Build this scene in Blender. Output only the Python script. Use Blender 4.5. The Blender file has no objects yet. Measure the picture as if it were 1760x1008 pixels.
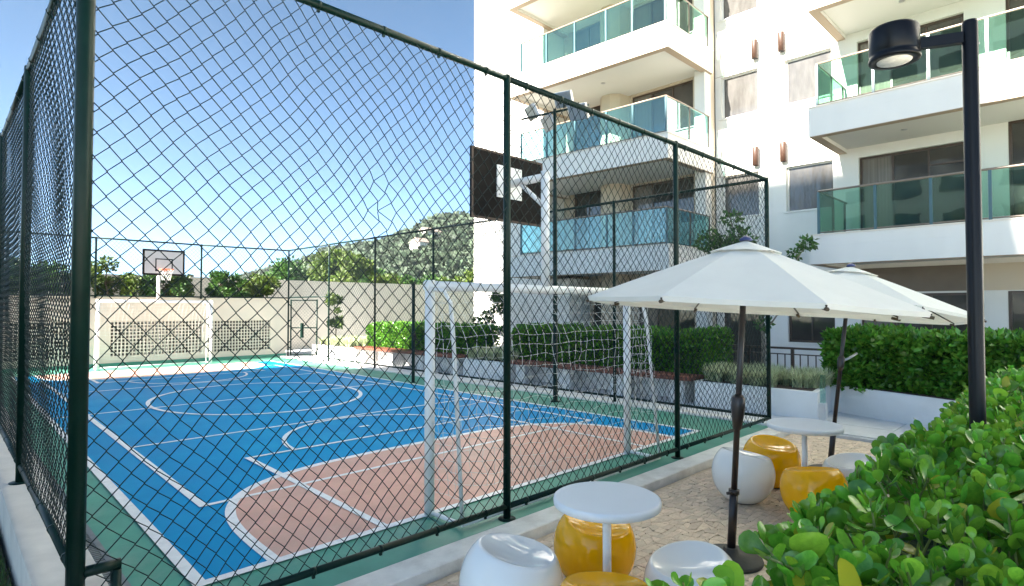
import bpy, math, random
import numpy as np
from mathutils import Vector, Matrix, Euler

random.seed(7)
RNG = np.random.default_rng(7)
scene = bpy.context.scene
col = scene.collection
R = math.radians

# ------------------------------------------------------------------ camera
# world axes: X runs along the near (short) fence, Y along the court, Z up; court surface at z = 0
PITCH = math.atan(25.5 / 1000.0)
FX, FY = 0.705456, 0.708753
cam_data = bpy.data.cameras.new('camera')
cam_data.sensor_width = 36.0
cam_data.lens = 36.0 * 1000.0 / 1760.0
cam_data.clip_start = 0.05
cam_data.clip_end = 4000
cam = bpy.data.objects.new('camera', cam_data)
cam.location = (0, 0, 1.86)
cam.rotation_euler = (R(90) + PITCH, 0, -math.atan2(FX, FY))
col.objects.link(cam)
scene.camera = cam

# ------------------------------------------------------------------ sky and sun
SUN_TAN = 0.56
SUN_DIR = Vector((-1.0, 0.10, SUN_TAN * 1.005)).normalized()      # towards the sun
world = bpy.data.worlds.new('World')
scene.world = world
world.use_nodes = True
wn = world.node_tree
bg = wn.nodes['Background']
sky = wn.nodes.new('ShaderNodeTexSky')
sky.sky_type = 'NISHITA'
sky.sun_disc = False
sky.sun_elevation = math.asin(SUN_DIR.z)
sky.sun_rotation = math.atan2(SUN_DIR.x, SUN_DIR.y)
sky.altitude = 50
sky.air_density = 0.28
sky.dust_density = 0.1
sky.ozone_density = 0.3
tint = wn.nodes.new('ShaderNodeMix')                   # the photograph's cyan-leaning blue, over the whole sky
tint.data_type = 'RGBA'
tint.blend_type = 'MULTIPLY'
tint.inputs['Factor'].default_value = 1.0
tint.inputs['B'].default_value = (0.79, 0.98, 0.91, 1)
wn.links.new(sky.outputs['Color'], tint.inputs['A'])
wn.links.new(tint.outputs['Result'], bg.inputs['Color'])
bg.inputs['Strength'].default_value = 0.05

sun_data = bpy.data.lights.new('sun', 'SUN')
sun_data.energy = 3.8
sun_data.angle = R(0.55)
sun_data.color = (1.0, 0.93, 0.82)
sun = bpy.data.objects.new('sun', sun_data)
sun.rotation_euler = SUN_DIR.to_track_quat('Z', 'Y').to_euler()
sun.location = (-30, 0, 40)
col.objects.link(sun)

scene.view_settings.view_transform = 'Standard'
scene.view_settings.look = 'None'
scene.view_settings.gamma = 1.0
scene.view_settings.use_curve_mapping = False
scene.view_settings.exposure = 3.45
scene.render.engine = 'CYCLES'
scene.cycles.max_bounces = 8
scene.cycles.transparent_max_bounces = 16

# ------------------------------------------------------------------ materials
MATS = {}


def mat(name, base, rough=0.6, var=0.12, scale=6.0, bump=0.0, bscale=60.0, spec=0.5, metal=0.0,
        coat=0.0, second=None, detail=5.0, stretch=None, island=0.0, trans=0.0, obj_rand=0.0, rvar=0.0, huev=1.0, dirt_or_glint=0.0, dirt_or_glint_col=(0.45, 0.42, 0.38), dscale=1.1, odd=None):
    """Procedural Principled material: two-scale noise tint, fine bump, optional per-piece tint."""
    m = bpy.data.materials.new(name)
    m.use_nodes = True
    nt = m.node_tree
    N, L = nt.nodes, nt.links
    p = N['Principled BSDF']
    tc = N.new('ShaderNodeTexCoord')
    src = tc.outputs['Object']
    if stretch:
        mp = N.new('ShaderNodeMapping')
        mp.inputs['Scale'].default_value = stretch
        L.new(src, mp.inputs['Vector'])
        src = mp.outputs['Vector']
    nz = N.new('ShaderNodeTexNoise')
    nz.inputs['Scale'].default_value = scale
    nz.inputs['Detail'].default_value = detail
    nz.inputs['Roughness'].default_value = 0.6
    L.new(src, nz.inputs['Vector'])
    ramp = N.new('ShaderNodeMapRange')
    ramp.inputs['From Min'].default_value = 0.3
    ramp.inputs['From Max'].default_value = 0.7
    L.new(nz.outputs['Fac'], ramp.inputs['Value'])
    mix = N.new('ShaderNodeMix')
    mix.data_type = 'RGBA'
    a = Vector(base)
    b = Vector(second) if second else Vector([min(1, c * (1 + var)) for c in base])
    if not second:
        a = Vector([c * (1 - var) for c in base])
    mix.inputs['A'].default_value = (*a, 1)
    mix.inputs['B'].default_value = (*b, 1)
    L.new(ramp.outputs['Result'], mix.inputs['Factor'])
    out = mix.outputs['Result']
    if island or obj_rand:
        hsv = N.new('ShaderNodeHueSaturation')
        L.new(out, hsv.inputs['Color'])
        if island:
            ge = N.new('ShaderNodeNewGeometry')
            rnd = ge.outputs['Random Per Island']
            amt = island
        else:
            oi = N.new('ShaderNodeObjectInfo')
            rnd = oi.outputs['Random']
            amt = obj_rand
        mv = N.new('ShaderNodeMapRange')
        mv.inputs['To Min'].default_value = 1 - amt
        mv.inputs['To Max'].default_value = 1 + amt
        L.new(rnd, mv.inputs['Value'])
        L.new(mv.outputs['Result'], hsv.inputs['Value'])
        mh = N.new('ShaderNodeMath')
        mh.operation = 'MULTIPLY_ADD'
        mh.inputs[1].default_value = -0.045 * min(1, amt * 2) * huev
        mh.inputs[2].default_value = 0.5 + 0.022 * min(1, amt * 2) * (1.5 - .5 * huev)
        w = N.new('ShaderNodeMath')
        w.operation = 'FRACT'
        m7 = N.new('ShaderNodeMath')
        m7.operation = 'MULTIPLY'
        m7.inputs[1].default_value = 7.31
        L.new(rnd, m7.inputs[0])
        L.new(m7.outputs[0], w.inputs[0])
        L.new(w.outputs[0], mh.inputs[0])
        L.new(mh.outputs[0], hsv.inputs['Hue'])
        out = hsv.outputs['Color']
        if odd:
            o1 = N.new('ShaderNodeMath')
            o1.operation = 'MULTIPLY'
            o1.inputs[1].default_value = 13.77
            o2 = N.new('ShaderNodeMath')
            o2.operation = 'FRACT'
            o3 = N.new('ShaderNodeMath')
            o3.operation = 'GREATER_THAN'
            o3.inputs[1].default_value = 0.975
            L.new(rnd, o1.inputs[0])
            L.new(o1.outputs[0], o2.inputs[0])
            L.new(o2.outputs[0], o3.inputs[0])
            mo = N.new('ShaderNodeMix')
            mo.data_type = 'RGBA'
            mo.inputs['B'].default_value = (*odd, 1)
            L.new(o3.outputs[0], mo.inputs['Factor'])
            L.new(out, mo.inputs['A'])
            out = mo.outputs['Result']
    if dirt_or_glint:
        nd = N.new('ShaderNodeTexNoise')
        nd.inputs['Scale'].default_value = dscale
        nd.inputs['Detail'].default_value = 9
        nd.inputs['Roughness'].default_value = 0.72
        L.new(tc.outputs['Object'], nd.inputs['Vector'])
        md = N.new('ShaderNodeMapRange')
        md.inputs['From Min'].default_value = 0.48
        md.inputs['From Max'].default_value = 0.78
        md.inputs['To Max'].default_value = dirt_or_glint
        L.new(nd.outputs['Fac'], md.inputs['Value'])
        mxd = N.new('ShaderNodeMix')
        mxd.data_type = 'RGBA'
        mxd.inputs['B'].default_value = (*dirt_or_glint_col, 1)
        L.new(md.outputs['Result'], mxd.inputs['Factor'])
        L.new(out, mxd.inputs['A'])
        out = mxd.outputs['Result']
    L.new(out, p.inputs['Base Color'])
    p.inputs['Roughness'].default_value = rough
    if rvar:
        mr = N.new('ShaderNodeMapRange')
        mr.inputs['To Min'].default_value = max(0.02, rough - rvar)
        mr.inputs['To Max'].default_value = min(1, rough + rvar)
        nr = N.new('ShaderNodeTexNoise')
        nr.inputs['Scale'].default_value = scale * 0.6
        L.new(src, nr.inputs['Vector'])
        L.new(nr.outputs['Fac'], mr.inputs['Value'])
        L.new(mr.outputs['Result'], p.inputs['Roughness'])
    p.inputs['Specular IOR Level'].default_value = spec
    p.inputs['Metallic'].default_value = metal
    p.inputs['Coat Weight'].default_value = coat
    p.inputs['Coat Roughness'].default_value = 0.06
    if bump:
        nb = N.new('ShaderNodeTexNoise')
        nb.inputs['Scale'].default_value = bscale
        nb.inputs['Detail'].default_value = 4
        L.new(src, nb.inputs['Vector'])
        bp = N.new('ShaderNodeBump')
        bp.inputs['Strength'].default_value = bump
        bp.inputs['Distance'].default_value = 0.02
        L.new(nb.outputs['Fac'], bp.inputs['Height'])
        L.new(bp.outputs['Normal'], p.inputs['Normal'])
    if trans:
        tr = N.new('ShaderNodeBsdfTranslucent')
        L.new(out, tr.inputs['Color'])
        ms = N.new('ShaderNodeMixShader')
        ms.inputs[0].default_value = trans
        L.new(p.outputs[0], ms.inputs[1])
        L.new(tr.outputs[0], ms.inputs[2])
        L.new(ms.outputs[0], N['Material Output'].inputs['Surface'])
    MATS[name] = m
    return m


def glass_mat(name, tint, refl=0.16, rough=0.02, wob=0.0):
    """Thin tinted sheet glass: tinted see-through plus Fresnel-weighted reflection."""
    m = bpy.data.materials.new(name)
    m.use_nodes = True
    N, L = m.node_tree.nodes, m.node_tree.links
    N.remove(N['Principled BSDF'])
    tr = N.new('ShaderNodeBsdfTransparent')
    tr.inputs['Color'].default_value = (*tint, 1)
    gl = N.new('ShaderNodeBsdfGlossy')
    gl.inputs['Roughness'].default_value = rough
    gl.inputs['Color'].default_value = (0.9, 0.97, 0.97, 1)
    lw = N.new('ShaderNodeLayerWeight')
    lw.inputs['Blend'].default_value = 0.35
    mr = N.new('ShaderNodeMapRange')
    mr.inputs['To Min'].default_value = refl * 0.6
    mr.inputs['To Max'].default_value = min(1.0, refl * 4)
    L.new(lw.outputs['Fresnel'], mr.inputs['Value'])
    ms = N.new('ShaderNodeMixShader')
    L.new(mr.outputs['Result'], ms.inputs[0])
    L.new(tr.outputs[0], ms.inputs[1])
    L.new(gl.outputs[0], ms.inputs[2])
    tc = N.new('ShaderNodeTexCoord')
    nb = N.new('ShaderNodeTexNoise')
    nb.inputs['Scale'].default_value = 0.9
    L.new(tc.outputs['Object'], nb.inputs['Vector'])
    bp = N.new('ShaderNodeBump')
    bp.inputs['Strength'].default_value = 0.05 + wob
    bp.inputs['Distance'].default_value = 0.05
    L.new(nb.outputs['Fac'], bp.inputs['Height'])
    L.new(bp.outputs['Normal'], gl.inputs['Normal'])
    L.new(ms.outputs[0], N['Material Output'].inputs['Surface'])
    MATS[name] = m
    return m


# court and ground
mat('court_green', (0.075, 0.29, 0.21), 0.45, 0.10, 3.0, 0.06, 220, rvar=0.1, spec=0.2, dirt_or_glint=0.30)
mat('court_blue', (0.0, 0.235, 0.51), 0.5, 0.10, 0.7, 0.04, 260, second=(0.0, 0.275, 0.56), rvar=0.12, spec=0.06, dirt_or_glint=0.55, dirt_or_glint_col=(0.02, 0.42, 0.66), dscale=0.40)  # lighter cyan patches are glints of light painted into the blue
mat('court_salmon', (0.66, 0.37, 0.285), 0.45, 0.10, 2.5, 0.06, 240, rvar=0.08, spec=0.15, dirt_or_glint=0.40, dscale=0.7)
mat('line_paint', (0.82, 0.82, 0.82), 0.45, 0.06, 9.0, 0.05, 200, dirt_or_glint=0.45, dirt_or_glint_col=(0.40, 0.43, 0.45), dscale=7.0)
mat('white_plaster', (0.80, 0.79, 0.77), 0.75, 0.035, 1.4, 0.08, 180, dirt_or_glint=0.22, dirt_or_glint_col=(0.45, 0.42, 0.37), dscale=1.8)
mat('kerb_plaster', (0.74, 0.73, 0.70), 0.8, 0.10, 5.0, 0.12, 160, dirt_or_glint=0.5, dirt_or_glint_col=(0.34, 0.30, 0.25), dscale=3.0)
mat('lowwall_plaster', (0.62, 0.58, 0.52), 0.8, 0.12, 3.0, 0.15, 160)
mat('stone', (0.60, 0.46, 0.34), 0.8, 0.3, 26.0, 0.35, 120, second=(0.76, 0.63, 0.50), island=0.13, stretch=(1, 2.2, 1))
mat('stone_single', (0.60, 0.46, 0.34), 0.8, 0.3, 26.0, 0.35, 120, second=(0.76, 0.63, 0.50), obj_rand=0.13, stretch=(1, 2.2, 1))
mat('grout', (0.58, 0.455, 0.34), 0.9, 0.2, 30.0, 0.4, 200)
mat('path_concrete', (0.60, 0.61, 0.62), 0.7, 0.08, 4.0, 0.12, 140)
mat('bounce_stone', (0.72, 0.68, 0.60), 0.8, 0.06, 4.0, 0.12, 140)
mat('earth', (0.10, 0.09, 0.05), 0.95, 0.3, 0.8, 0.5, 30, second=(0.09, 0.13, 0.04))
mat('soil', (0.07, 0.05, 0.035), 0.95, 0.3, 9.0, 0.6, 60)
mat('grass_blade', (0.055, 0.11, 0.025), 0.6, 0.2, 3.0, island=0.35, trans=0.25)
mat('drain_metal', (0.22, 0.22, 0.21), 0.5, 0.15, 12, 0.1, metal=0.6)
# fence, goal, posts
mat('fence_green', (0.0018, 0.017, 0.012), 0.38, 0.15, 9.0, 0.05, 120, spec=0.22, dirt_or_glint=0.10, dirt_or_glint_col=(0.05, 0.06, 0.05), dscale=6.0)
mat('wire_green', (0.004, 0.014, 0.012), 0.5, 0.2, 9.0, spec=0.3)
mat('white_enamel', (0.85, 0.85, 0.84), 0.38, 0.05, 6.0, 0.05, 90)
mat('net_cord', (0.74, 0.74, 0.70), 0.8, 0.08, 14)
mat('board_black', (0.007, 0.006, 0.0055), 0.75, 0.3, 9.0, 0.15, 90, second=(0.014, 0.011, 0.010), spec=0.15)
mat('board_grey', (0.55, 0.53, 0.52), 0.5, 0.06, 5.0)
mat('black_paint', (0.012, 0.012, 0.013), 0.5, 0.15, 9)
mat('board_edge', (0.09, 0.06, 0.045), 0.7, 0.2, 20)
mat('rim_orange', (0.62, 0.13, 0.05), 0.4, 0.1, 9)
# furniture
mat('white_fibreglass', (0.87, 0.87, 0.85), 0.09, 0.015, 2.0, coat=0.0, spec=0.45)
mat('yellow_fibreglass', (0.98, 0.47, 0.002), 0.09, 0.03, 2.5, coat=0.0, spec=0.4)
mat('table_white', (0.85, 0.86, 0.87), 0.38, 0.015, 4.0)
mat('canvas', (0.84, 0.83, 0.78), 0.85, 0.03, 3.0, 0.10, 320, trans=0.22)
mat('pole_bronze', (0.028, 0.018, 0.015), 0.38, 0.2, 9, spec=0.6)
mat('base_grey', (0.06, 0.055, 0.05), 0.7, 0.2, 14, 0.2, 90)
mat('finial_blue', (0.03, 0.045, 0.14), 0.4, 0.1, 9)
mat('crank_silver', (0.55, 0.56, 0.58), 0.3, 0.05, 9, metal=0.8)
mat('lamp_black', (0.0035, 0.0037, 0.0055), 0.36, 0.2, 9, 0.03, 150, spec=0.25)
mat('lamp_lens', (0.86, 0.84, 0.78), 0.25, 0.15, 30)
mat('steel', (0.45, 0.46, 0.48), 0.35, 0.1, 20, metal=0.8)
# building
mat('wall_white', (0.70, 0.685, 0.65), 0.8, 0.04, 1.3, 0.06, 120, stretch=(1, 1, 0.12), dirt_or_glint=0.14, dirt_or_glint_col=(0.40, 0.36, 0.31), dscale=0.8)
mat('wall_beige', (0.52, 0.44, 0.34), 0.8, 0.04, 0.7, 0.06, 120)
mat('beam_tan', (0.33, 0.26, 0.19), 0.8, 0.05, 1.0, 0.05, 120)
mat('ceiling_white', (0.62, 0.61, 0.58), 0.85, 0.02, 0.8)
mat('frame_bronze', (0.060, 0.036, 0.024), 0.35, 0.2, 9, spec=0.6)
mat('rail_bronze', (0.20, 0.155, 0.12), 0.35, 0.12, 9, spec=0.6)
mat('post_teal', (0.04, 0.10, 0.12), 0.35, 0.15, 9, spec=0.6)
mat('bounce_cut_dark', (0.30, 0.27, 0.23), 0.5, 0.1, 3)
mat('fascia_shade_brown', (0.15, 0.115, 0.085), 0.6, 0.1, 2)
mat('coping', (0.66, 0.60, 0.52), 0.5, 0.06, 4)
mat('window_dark', (0.030, 0.028, 0.026), 0.05, 0.25, 0.7, spec=0.9, second=(0.075, 0.068, 0.06))
mat('window_film', (0.050, 0.048, 0.046), 0.10, 0.25, 1.6, 0.30, 3.0, spec=0.8, second=(0.088, 0.085, 0.082), stretch=(1, 2.5, 0.7))
mat('window_curtain', (0.13, 0.115, 0.10), 0.06, 0.25, 3.0, spec=0.8, second=(0.20, 0.18, 0.155), stretch=(1, 9, 0.15))
mat('curtain', (0.42, 0.38, 0.33), 0.9, 0.1, 6.0, stretch=(1, 14, 0.2))
mat('copper', (0.050, 0.024, 0.015), 0.5, 0.2, 14, stretch=(1, 1, 6))
mat('perimeter', (0.72, 0.645, 0.54), 0.85, 0.07, 0.9, 0.12, 60)
mat('endwall', (0.72, 0.62, 0.52), 0.85, 0.06, 0.9, 0.12, 60)
mat('lattice', (0.70, 0.61, 0.51), 0.85, 0.06, 2)
mat('dark_void', (0.05, 0.042, 0.035), 0.9, 0.2, 4)
mat('bench_wood', (0.135, 0.040, 0.026), 0.5, 0.25, 5.0, 0.15, 60, stretch=(1, 0.15, 4), second=(0.22, 0.075, 0.045))
mat('roof_tile', (0.24, 0.20, 0.17), 0.8, 0.2, 3)
glass_mat('glass_green', (0.62, 0.80, 0.71), 0.10, wob=0.02)
glass_mat('glass_blue', (0.60, 0.84, 0.82), 0.10, wob=0.02)
glass_mat('glass_clear', (0.72, 0.90, 0.88), 0.12)
# plants
mat('leaf_clusia', (0.090, 0.280, 0.024), 0.24, 0.2, 7.0, 0.05, 40, spec=0.55, island=0.42, trans=0.22, second=(0.165, 0.405, 0.036), huev=1.2, odd=(0.36, 0.38, 0.03))
mat('leaf_single', (0.090, 0.280, 0.024), 0.24, 0.2, 7.0, 0.05, 40, spec=0.55, obj_rand=0.42, trans=0.22, second=(0.165, 0.405, 0.036), huev=1.2, odd=(0.36, 0.38, 0.03))
mat('leaf_hedge', (0.070, 0.205, 0.022), 0.27, 0.2, 3.0, spec=0.55, island=0.45, trans=0.2, second=(0.135, 0.310, 0.034))
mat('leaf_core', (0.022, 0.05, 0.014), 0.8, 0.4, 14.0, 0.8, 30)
mat('leaf_tree', (0.045, 0.115, 0.020), 0.45, 0.2, 2.0, island=0.40, trans=0.3)
mat('leaf_yellow', (0.060, 0.105, 0.014), 0.5, 0.2, 1.0, island=0.40, trans=0.35, second=(0.095, 0.145, 0.018))
mat('leaf_far', (0.034, 0.060, 0.034), 0.7, 0.2, 0.05, island=0.35, trans=0.15, second=(0.046, 0.074, 0.040))
mat('leaf_liriope', (0.30, 0.37, 0.17), 0.5, 0.2, 6.0, island=0.40, trans=0.25, second=(0.62, 0.65, 0.44))
mat('stem_green', (0.20, 0.24, 0.06), 0.6, 0.2, 20)
mat('bark', (0.24, 0.21, 0.17), 0.9, 0.25, 14, 0.4, 60)
mat('bark_dark', (0.10, 0.075, 0.05), 0.9, 0.25, 14, 0.4, 60)

# ------------------------------------------------------------------ object helpers
ORG = {}


def tag(o, label=None, cat=None, group=None, kind=None):
    if label:
        o['label'] = label
    if cat:
        o['category'] = cat
    if group:
        o['group'] = group
    if kind:
        o['kind'] = kind
    return o


def thing(name, loc, label, cat, group=None, rz=0.0):
    o = bpy.data.objects.new(name, None)
    o.empty_display_size = 0.2
    o.location = loc
    o.rotation_euler = (0, 0, rz)
    col.objects.link(o)
    ORG[o.name] = Vector(loc)
    return tag(o, label, cat, group)


def link(name, me, m, parent=None, org=None, kind=None):
    if m is not None and not me.materials:
        me.materials.append(MATS[m])
    o = bpy.data.objects.new(name, me)
    col.objects.link(o)
    if parent is not None:
        o.parent = parent
        ORG[o.name] = ORG.get(parent.name, Vector((0, 0, 0)))
    else:
        o.location = org if org is not None else (0, 0, 0)
        ORG[o.name] = Vector(org) if org is not None else Vector((0, 0, 0))
    if kind:
        o['kind'] = kind
    return o


def np_mesh(name, V, quads=None, tris=None, smooth=False):
    """Fast mesh from numpy arrays."""
    V = np.asarray(V, dtype=np.float32)
    me = bpy.data.meshes.new(name)
    me.vertices.add(len(V))
    me.vertices.foreach_set('co', V.ravel())
    loops, starts, tot = [], [], 0
    if quads is not None and len(quads):
        q = np.asarray(quads, dtype=np.int32)
        loops.append(q.ravel())
        starts.append(np.arange(len(q), dtype=np.int32) * 4)
        tot += q.size
    if tris is not None and len(tris):
        t = np.asarray(tris, dtype=np.int32)
        loops.append(t.ravel())
        starts.append(tot + np.arange(len(t), dtype=np.int32) * 3)
    lp = np.concatenate(loops)
    st = np.concatenate(starts)
    me.loops.add(len(lp))
    me.loops.foreach_set('vertex_index', lp)
    me.polygons.add(len(st))
    me.polygons.foreach_set('loop_start', st)
    if smooth:
        me.polygons.foreach_set('use_smooth', np.ones(len(st), dtype=bool))
    me.update(calc_edges=True)
    me.validate()
    return me


class MB:
    """Collects boxes, tubes, lathes and prisms into one mesh (world coordinates)."""

    def __init__(self):
        self.v, self.f, self.sm = [], [], []

    def add(self, vs, fs, smooth=False):
        n = len(self.v)
        self.v += [tuple(p) for p in vs]
        self.f += [tuple(n + i for i in f) for f in fs]
        self.sm += [smooth] * len(fs)
        return self

    def box(self, a, b, bev=0.0):
        (x0, y0, z0), (x1, y1, z1) = a, b
        x0, x1 = min(x0, x1), max(x0, x1)
        y0, y1 = min(y0, y1), max(y0, y1)
        z0, z1 = min(z0, z1), max(z0, z1)
        if bev <= 0:
            vs = [(x0, y0, z0), (x1, y0, z0), (x1, y1, z0), (x0, y1, z0), (x0, y0, z1), (x1, y0, z1), (x1, y1, z1), (x0, y1, z1)]
            return self.add(vs, [(3, 2, 1, 0), (4, 5, 6, 7), (0, 1, 5, 4), (1, 2, 6, 5), (2, 3, 7, 6), (3, 0, 4, 7)])
        e = min(bev, (x1 - x0) * .45, (y1 - y0) * .45, (z1 - z0) * .45)
        poly = [(x0 + e, y0), (x1 - e, y0), (x1, y0 + e), (x1, y1 - e), (x1 - e, y1), (x0 + e, y1), (x0, y1 - e), (x0, y0 + e)]
        ins = [(x0 + e, y0 + e), (x1 - e, y0 + e), (x1 - e, y0 + e), (x1 - e, y1 - e), (x1 - e, y1 - e), (x0 + e, y1 - e), (x0 + e, y1 - e), (x0 + e, y0 + e)]
        vs = [(*p, z0) for p in ins] + [(*p, z0 + e) for p in poly] + [(*p, z1 - e) for p in poly] + [(*p, z1) for p in ins]
        fs = []
        for k in range(3):
            for i in range(8):
                j = (i + 1) % 8
                fs.append((k * 8 + i, k * 8 + j, k * 8 + 8 + j, k * 8 + 8 + i))
        fs.append((7, 5, 3, 1))
        fs.append((24 + 1, 24 + 3, 24 + 5, 24 + 7))
        return self.add(vs, fs)

    def prism(self, poly, z0, z1, smooth=False):
        n = len(poly)
        vs = [(p[0], p[1], z0) for p in poly] + [(p[0], p[1], z1) for p in poly]
        fs = [tuple(range(n - 1, -1, -1)), tuple(range(n, 2 * n))]
        for i in range(n):
            j = (i + 1) % n
            fs.append((i, j, n + j, n + i))
        return self.add(vs, fs, smooth)

    def tube(self, pts, r, sides=10, caps=True, r2=None, smooth=True):
        pts = [Vector(p) for p in pts]
        n = len(pts)
        vs, fs = [], []
        up = None
        for i, p in enumerate(pts):
            t = (pts[min(i + 1, n - 1)] - pts[max(i - 1, 0)]).normalized()
            if up is None:
                up = Vector((0, 0, 1)) if abs(t.z) < .9 else Vector((1, 0, 0))
            a = t.cross(up)
            if a.length < 1e-5:
                a = t.cross(Vector((0, 1, 0.3)))
            a.normalize()
            b = t.cross(a).normalized()
            up = -b if (-b).dot(up) > 0 else b
            rr = r if r2 is None else r + (r2 - r) * i / max(1, n - 1)
            if isinstance(r, (list, tuple)):
                rr = r[i]
            for k in range(sides):
                an = 2 * math.pi * k / sides
                vs.append(p + a * (rr * math.cos(an)) + b * (rr * math.sin(an)))
        for i in range(n - 1):
            for k in range(sides):
                j = (k + 1) % sides
                fs.append((i * sides + k, i * sides + j, (i + 1) * sides + j, (i + 1) * sides + k))
        self.add(vs, fs, smooth)
        if caps:
            m = len(self.v) - n * sides
            self.f.append(tuple(m + k for k in range(sides - 1, -1, -1)))
            self.f.append(tuple(m + (n - 1) * sides + k for k in range(sides)))
            self.sm += [False, False]
        return self

    def lathe(self, c, prof, seg=32, smooth=True):
        """prof: list of (r, z) from bottom to top around the vertical axis through c."""
        vs, fs = [], []
        for (r_, z_) in prof:
            for k in range(seg):
                an = 2 * math.pi * k / seg
                vs.append((c[0] + r_ * math.cos(an), c[1] + r_ * math.sin(an), c[2] + z_))
        for i in range(len(prof) - 1):
            for k in range(seg):
                j = (k + 1) % seg
                fs.append((i * seg + k, i * seg + j, (i + 1) * seg + j, (i + 1) * seg + k))
        self.add(vs, fs, smooth)
        m = len(self.v) - len(vs)
        self.f.append(tuple(m + k for k in range(seg - 1, -1, -1)))
        self.f.append(tuple(m + (len(prof) - 1) * seg + k for k in range(seg)))
        self.sm += [False, False]
        return self

    def mesh(self, name, org=(0, 0, 0)):
        me = bpy.data.meshes.new(name)
        o = Vector(org)
        me.from_pydata([Vector(p) - o for p in self.v], [], self.f)
        me.polygons.foreach_set('use_smooth', self.sm)
        me.update()
        return me

    def build(self, name, m, parent=None, org=None, kind=None, local=False):
        if parent is not None:
            og = Vector((0, 0, 0)) if local else ORG[parent.name]
        else:
            og = Vector(org) if org is not None else Vector((0, 0, 0))
        return link(name, self.mesh(name, og), m, parent, None if parent is not None else og, kind)


def part_np(name, V, quads, tris, m, parent, smooth=False, kind=None):
    og = np.array(ORG[parent.name]) if parent is not None else np.zeros(3)
    me = np_mesh(name, np.asarray(V) - og, quads, tris, smooth)
    return link(name, me, m, parent, None, kind)


def copy_tree(o, parent=None):
    c = o.copy()
    col.objects.link(c)
    c.parent = parent
    ORG[c.name] = ORG.get(o.name, Vector((0, 0, 0)))
    for ch in list(o.children):
        copy_tree(ch, c)
    return c


def scatter(tv, tq, tt, M, T):
    """Instances of a template: tv (n,3), M (k,3,3), T (k,3)."""
    tv = np.asarray(tv, float)
    k, n = len(T), len(tv)
    V = np.einsum('kij,nj->kni', M, tv) + T[:, None, :]
    off = (np.arange(k) * n)[:, None, None]
    Q = (np.asarray(tq)[None] + off).reshape(-1, 4) if tq is not None and len(tq) else None
    Tt = (np.asarray(tt)[None] + off).reshape(-1, 3) if tt is not None and len(tt) else None
    return V.reshape(-1, 3), Q, Tt


def frames(axis, spin, s):
    """Rotation matrices whose local +Y follows axis, rolled by spin, scaled by s."""
    y = axis / np.linalg.norm(axis, axis=1, keepdims=True)
    ref = np.where(np.abs(y[:, 2:3]) < .95, np.array([[0, 0, 1.]]), np.array([[1., 0, 0]]))
    x = np.cross(y, ref)
    x /= np.linalg.norm(x, axis=1, keepdims=True)
    z = np.cross(x, y)
    c, sn = np.cos(spin)[:, None], np.sin(spin)[:, None]
    x2 = x * c + z * sn
    z2 = -x * sn + z * c
    return np.stack([x2, y, z2], axis=2) * np.asarray(s)[:, None, None]


def SK(u, v):
    """The court is laid out very slightly askew to its near fence."""
    return u + 0.013 * (v - 4.0)


def noise2(x, y, s=1.0):
    return (math.sin(x * 1.7 * s + 1.3 * math.sin(y * 2.1 * s)) + math.sin(y * 2.3 * s + 1.7 * math.sin(x * 1.3 * s + 2))
            + .5 * math.sin(x * 4.1 * s + y * 3.7 * s)) / 2.5


# ================================================================== THE SETTING
g = MB()
g.box((-560, -560, -0.6), (560, 560, -0.16))
tag(g.build('ground', 'earth'), kind='structure')

# --- court floor with its painted areas and lines
NB, FB, HL = 4.27, 20.43, 12.35             # near baseline, far baseline, halfway
CL, CR, CC = 1.30, 8.20, 4.75
court = MB()
court.prism([(0.70, 3.62), (9.34, 3.62), (SK(9.34, 22.2), 22.2), (0.94, 22.2)], -0.14, 0.0)
court = tag(court.build('court_floor', 'court_green'), kind='structure')
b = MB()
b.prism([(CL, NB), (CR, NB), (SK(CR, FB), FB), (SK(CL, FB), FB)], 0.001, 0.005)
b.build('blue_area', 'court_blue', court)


def d_shape(sign, a, bb, n=64, grow=0.0):
    c0 = NB if sign > 0 else FB
    pts = []
    for i in range(n + 1):
        t = math.pi * i / n
        ct, st = math.cos(t), math.sin(t)
        e = 2 / 3.5
        x = CC - 0.06 - math.copysign(abs(ct) ** e, ct) * (a + grow)
        y = sign * (abs(st) ** e) * (bb + grow)
        pts.append((SK(x, c0 + y), c0 + y))
    return pts


def ribbon(name, pts, w, z=0.0105):
    m = MB()
    n = len(pts)
    L, Rr = [], []
    for i, p in enumerate(pts):
        a = Vector(pts[max(0, i - 1)])
        c = Vector(pts[min(n - 1, i + 1)])
        t = (c - a).normalized()
        nn = Vector((-t.y, t.x)) * (w / 2)
        L.append((p[0] + nn.x, p[1] + nn.y))
        Rr.append((p[0] - nn.x, p[1] - nn.y))
    vs = [(*q, z) for q in L] + [(*q, z) for q in Rr] + [(*q, z - 0.003) for q in L] + [(*q, z - 0.003) for q in Rr]
    fs = []
    for i in range(n - 1):
        fs.append((n + i, n + i + 1, i + 1, i))
        fs.append((i, i + 1, 2 * n + i + 1, 2 * n + i))
        fs.append((3 * n + i, 3 * n + i + 1, n + i + 1, n + i))
    m.add(vs, fs)
    return m.build(name, 'line_paint', court)


ZL = [0.0105]


def line(u0, v0, u1, v1, w=0.055, name='painted_line'):
    ZL[0] += 0.0004
    return ribbon(name, [(SK(u0, v0), v0), (SK(u1, v1), v1)], w, ZL[0])


for sgn in (1, -1):
    pts = d_shape(sgn, 2.88, 2.32)
    m = MB()
    m.prism(pts if sgn < 0 else pts[::-1], 0.0055, 0.009)
    m.build('goal_area', 'court_salmon', court)
    ZL[0] += 0.0004
    ribbon('goal_area_line', pts, 0.09, ZL[0])


def mv(v):
    return 2 * HL - v


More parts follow.
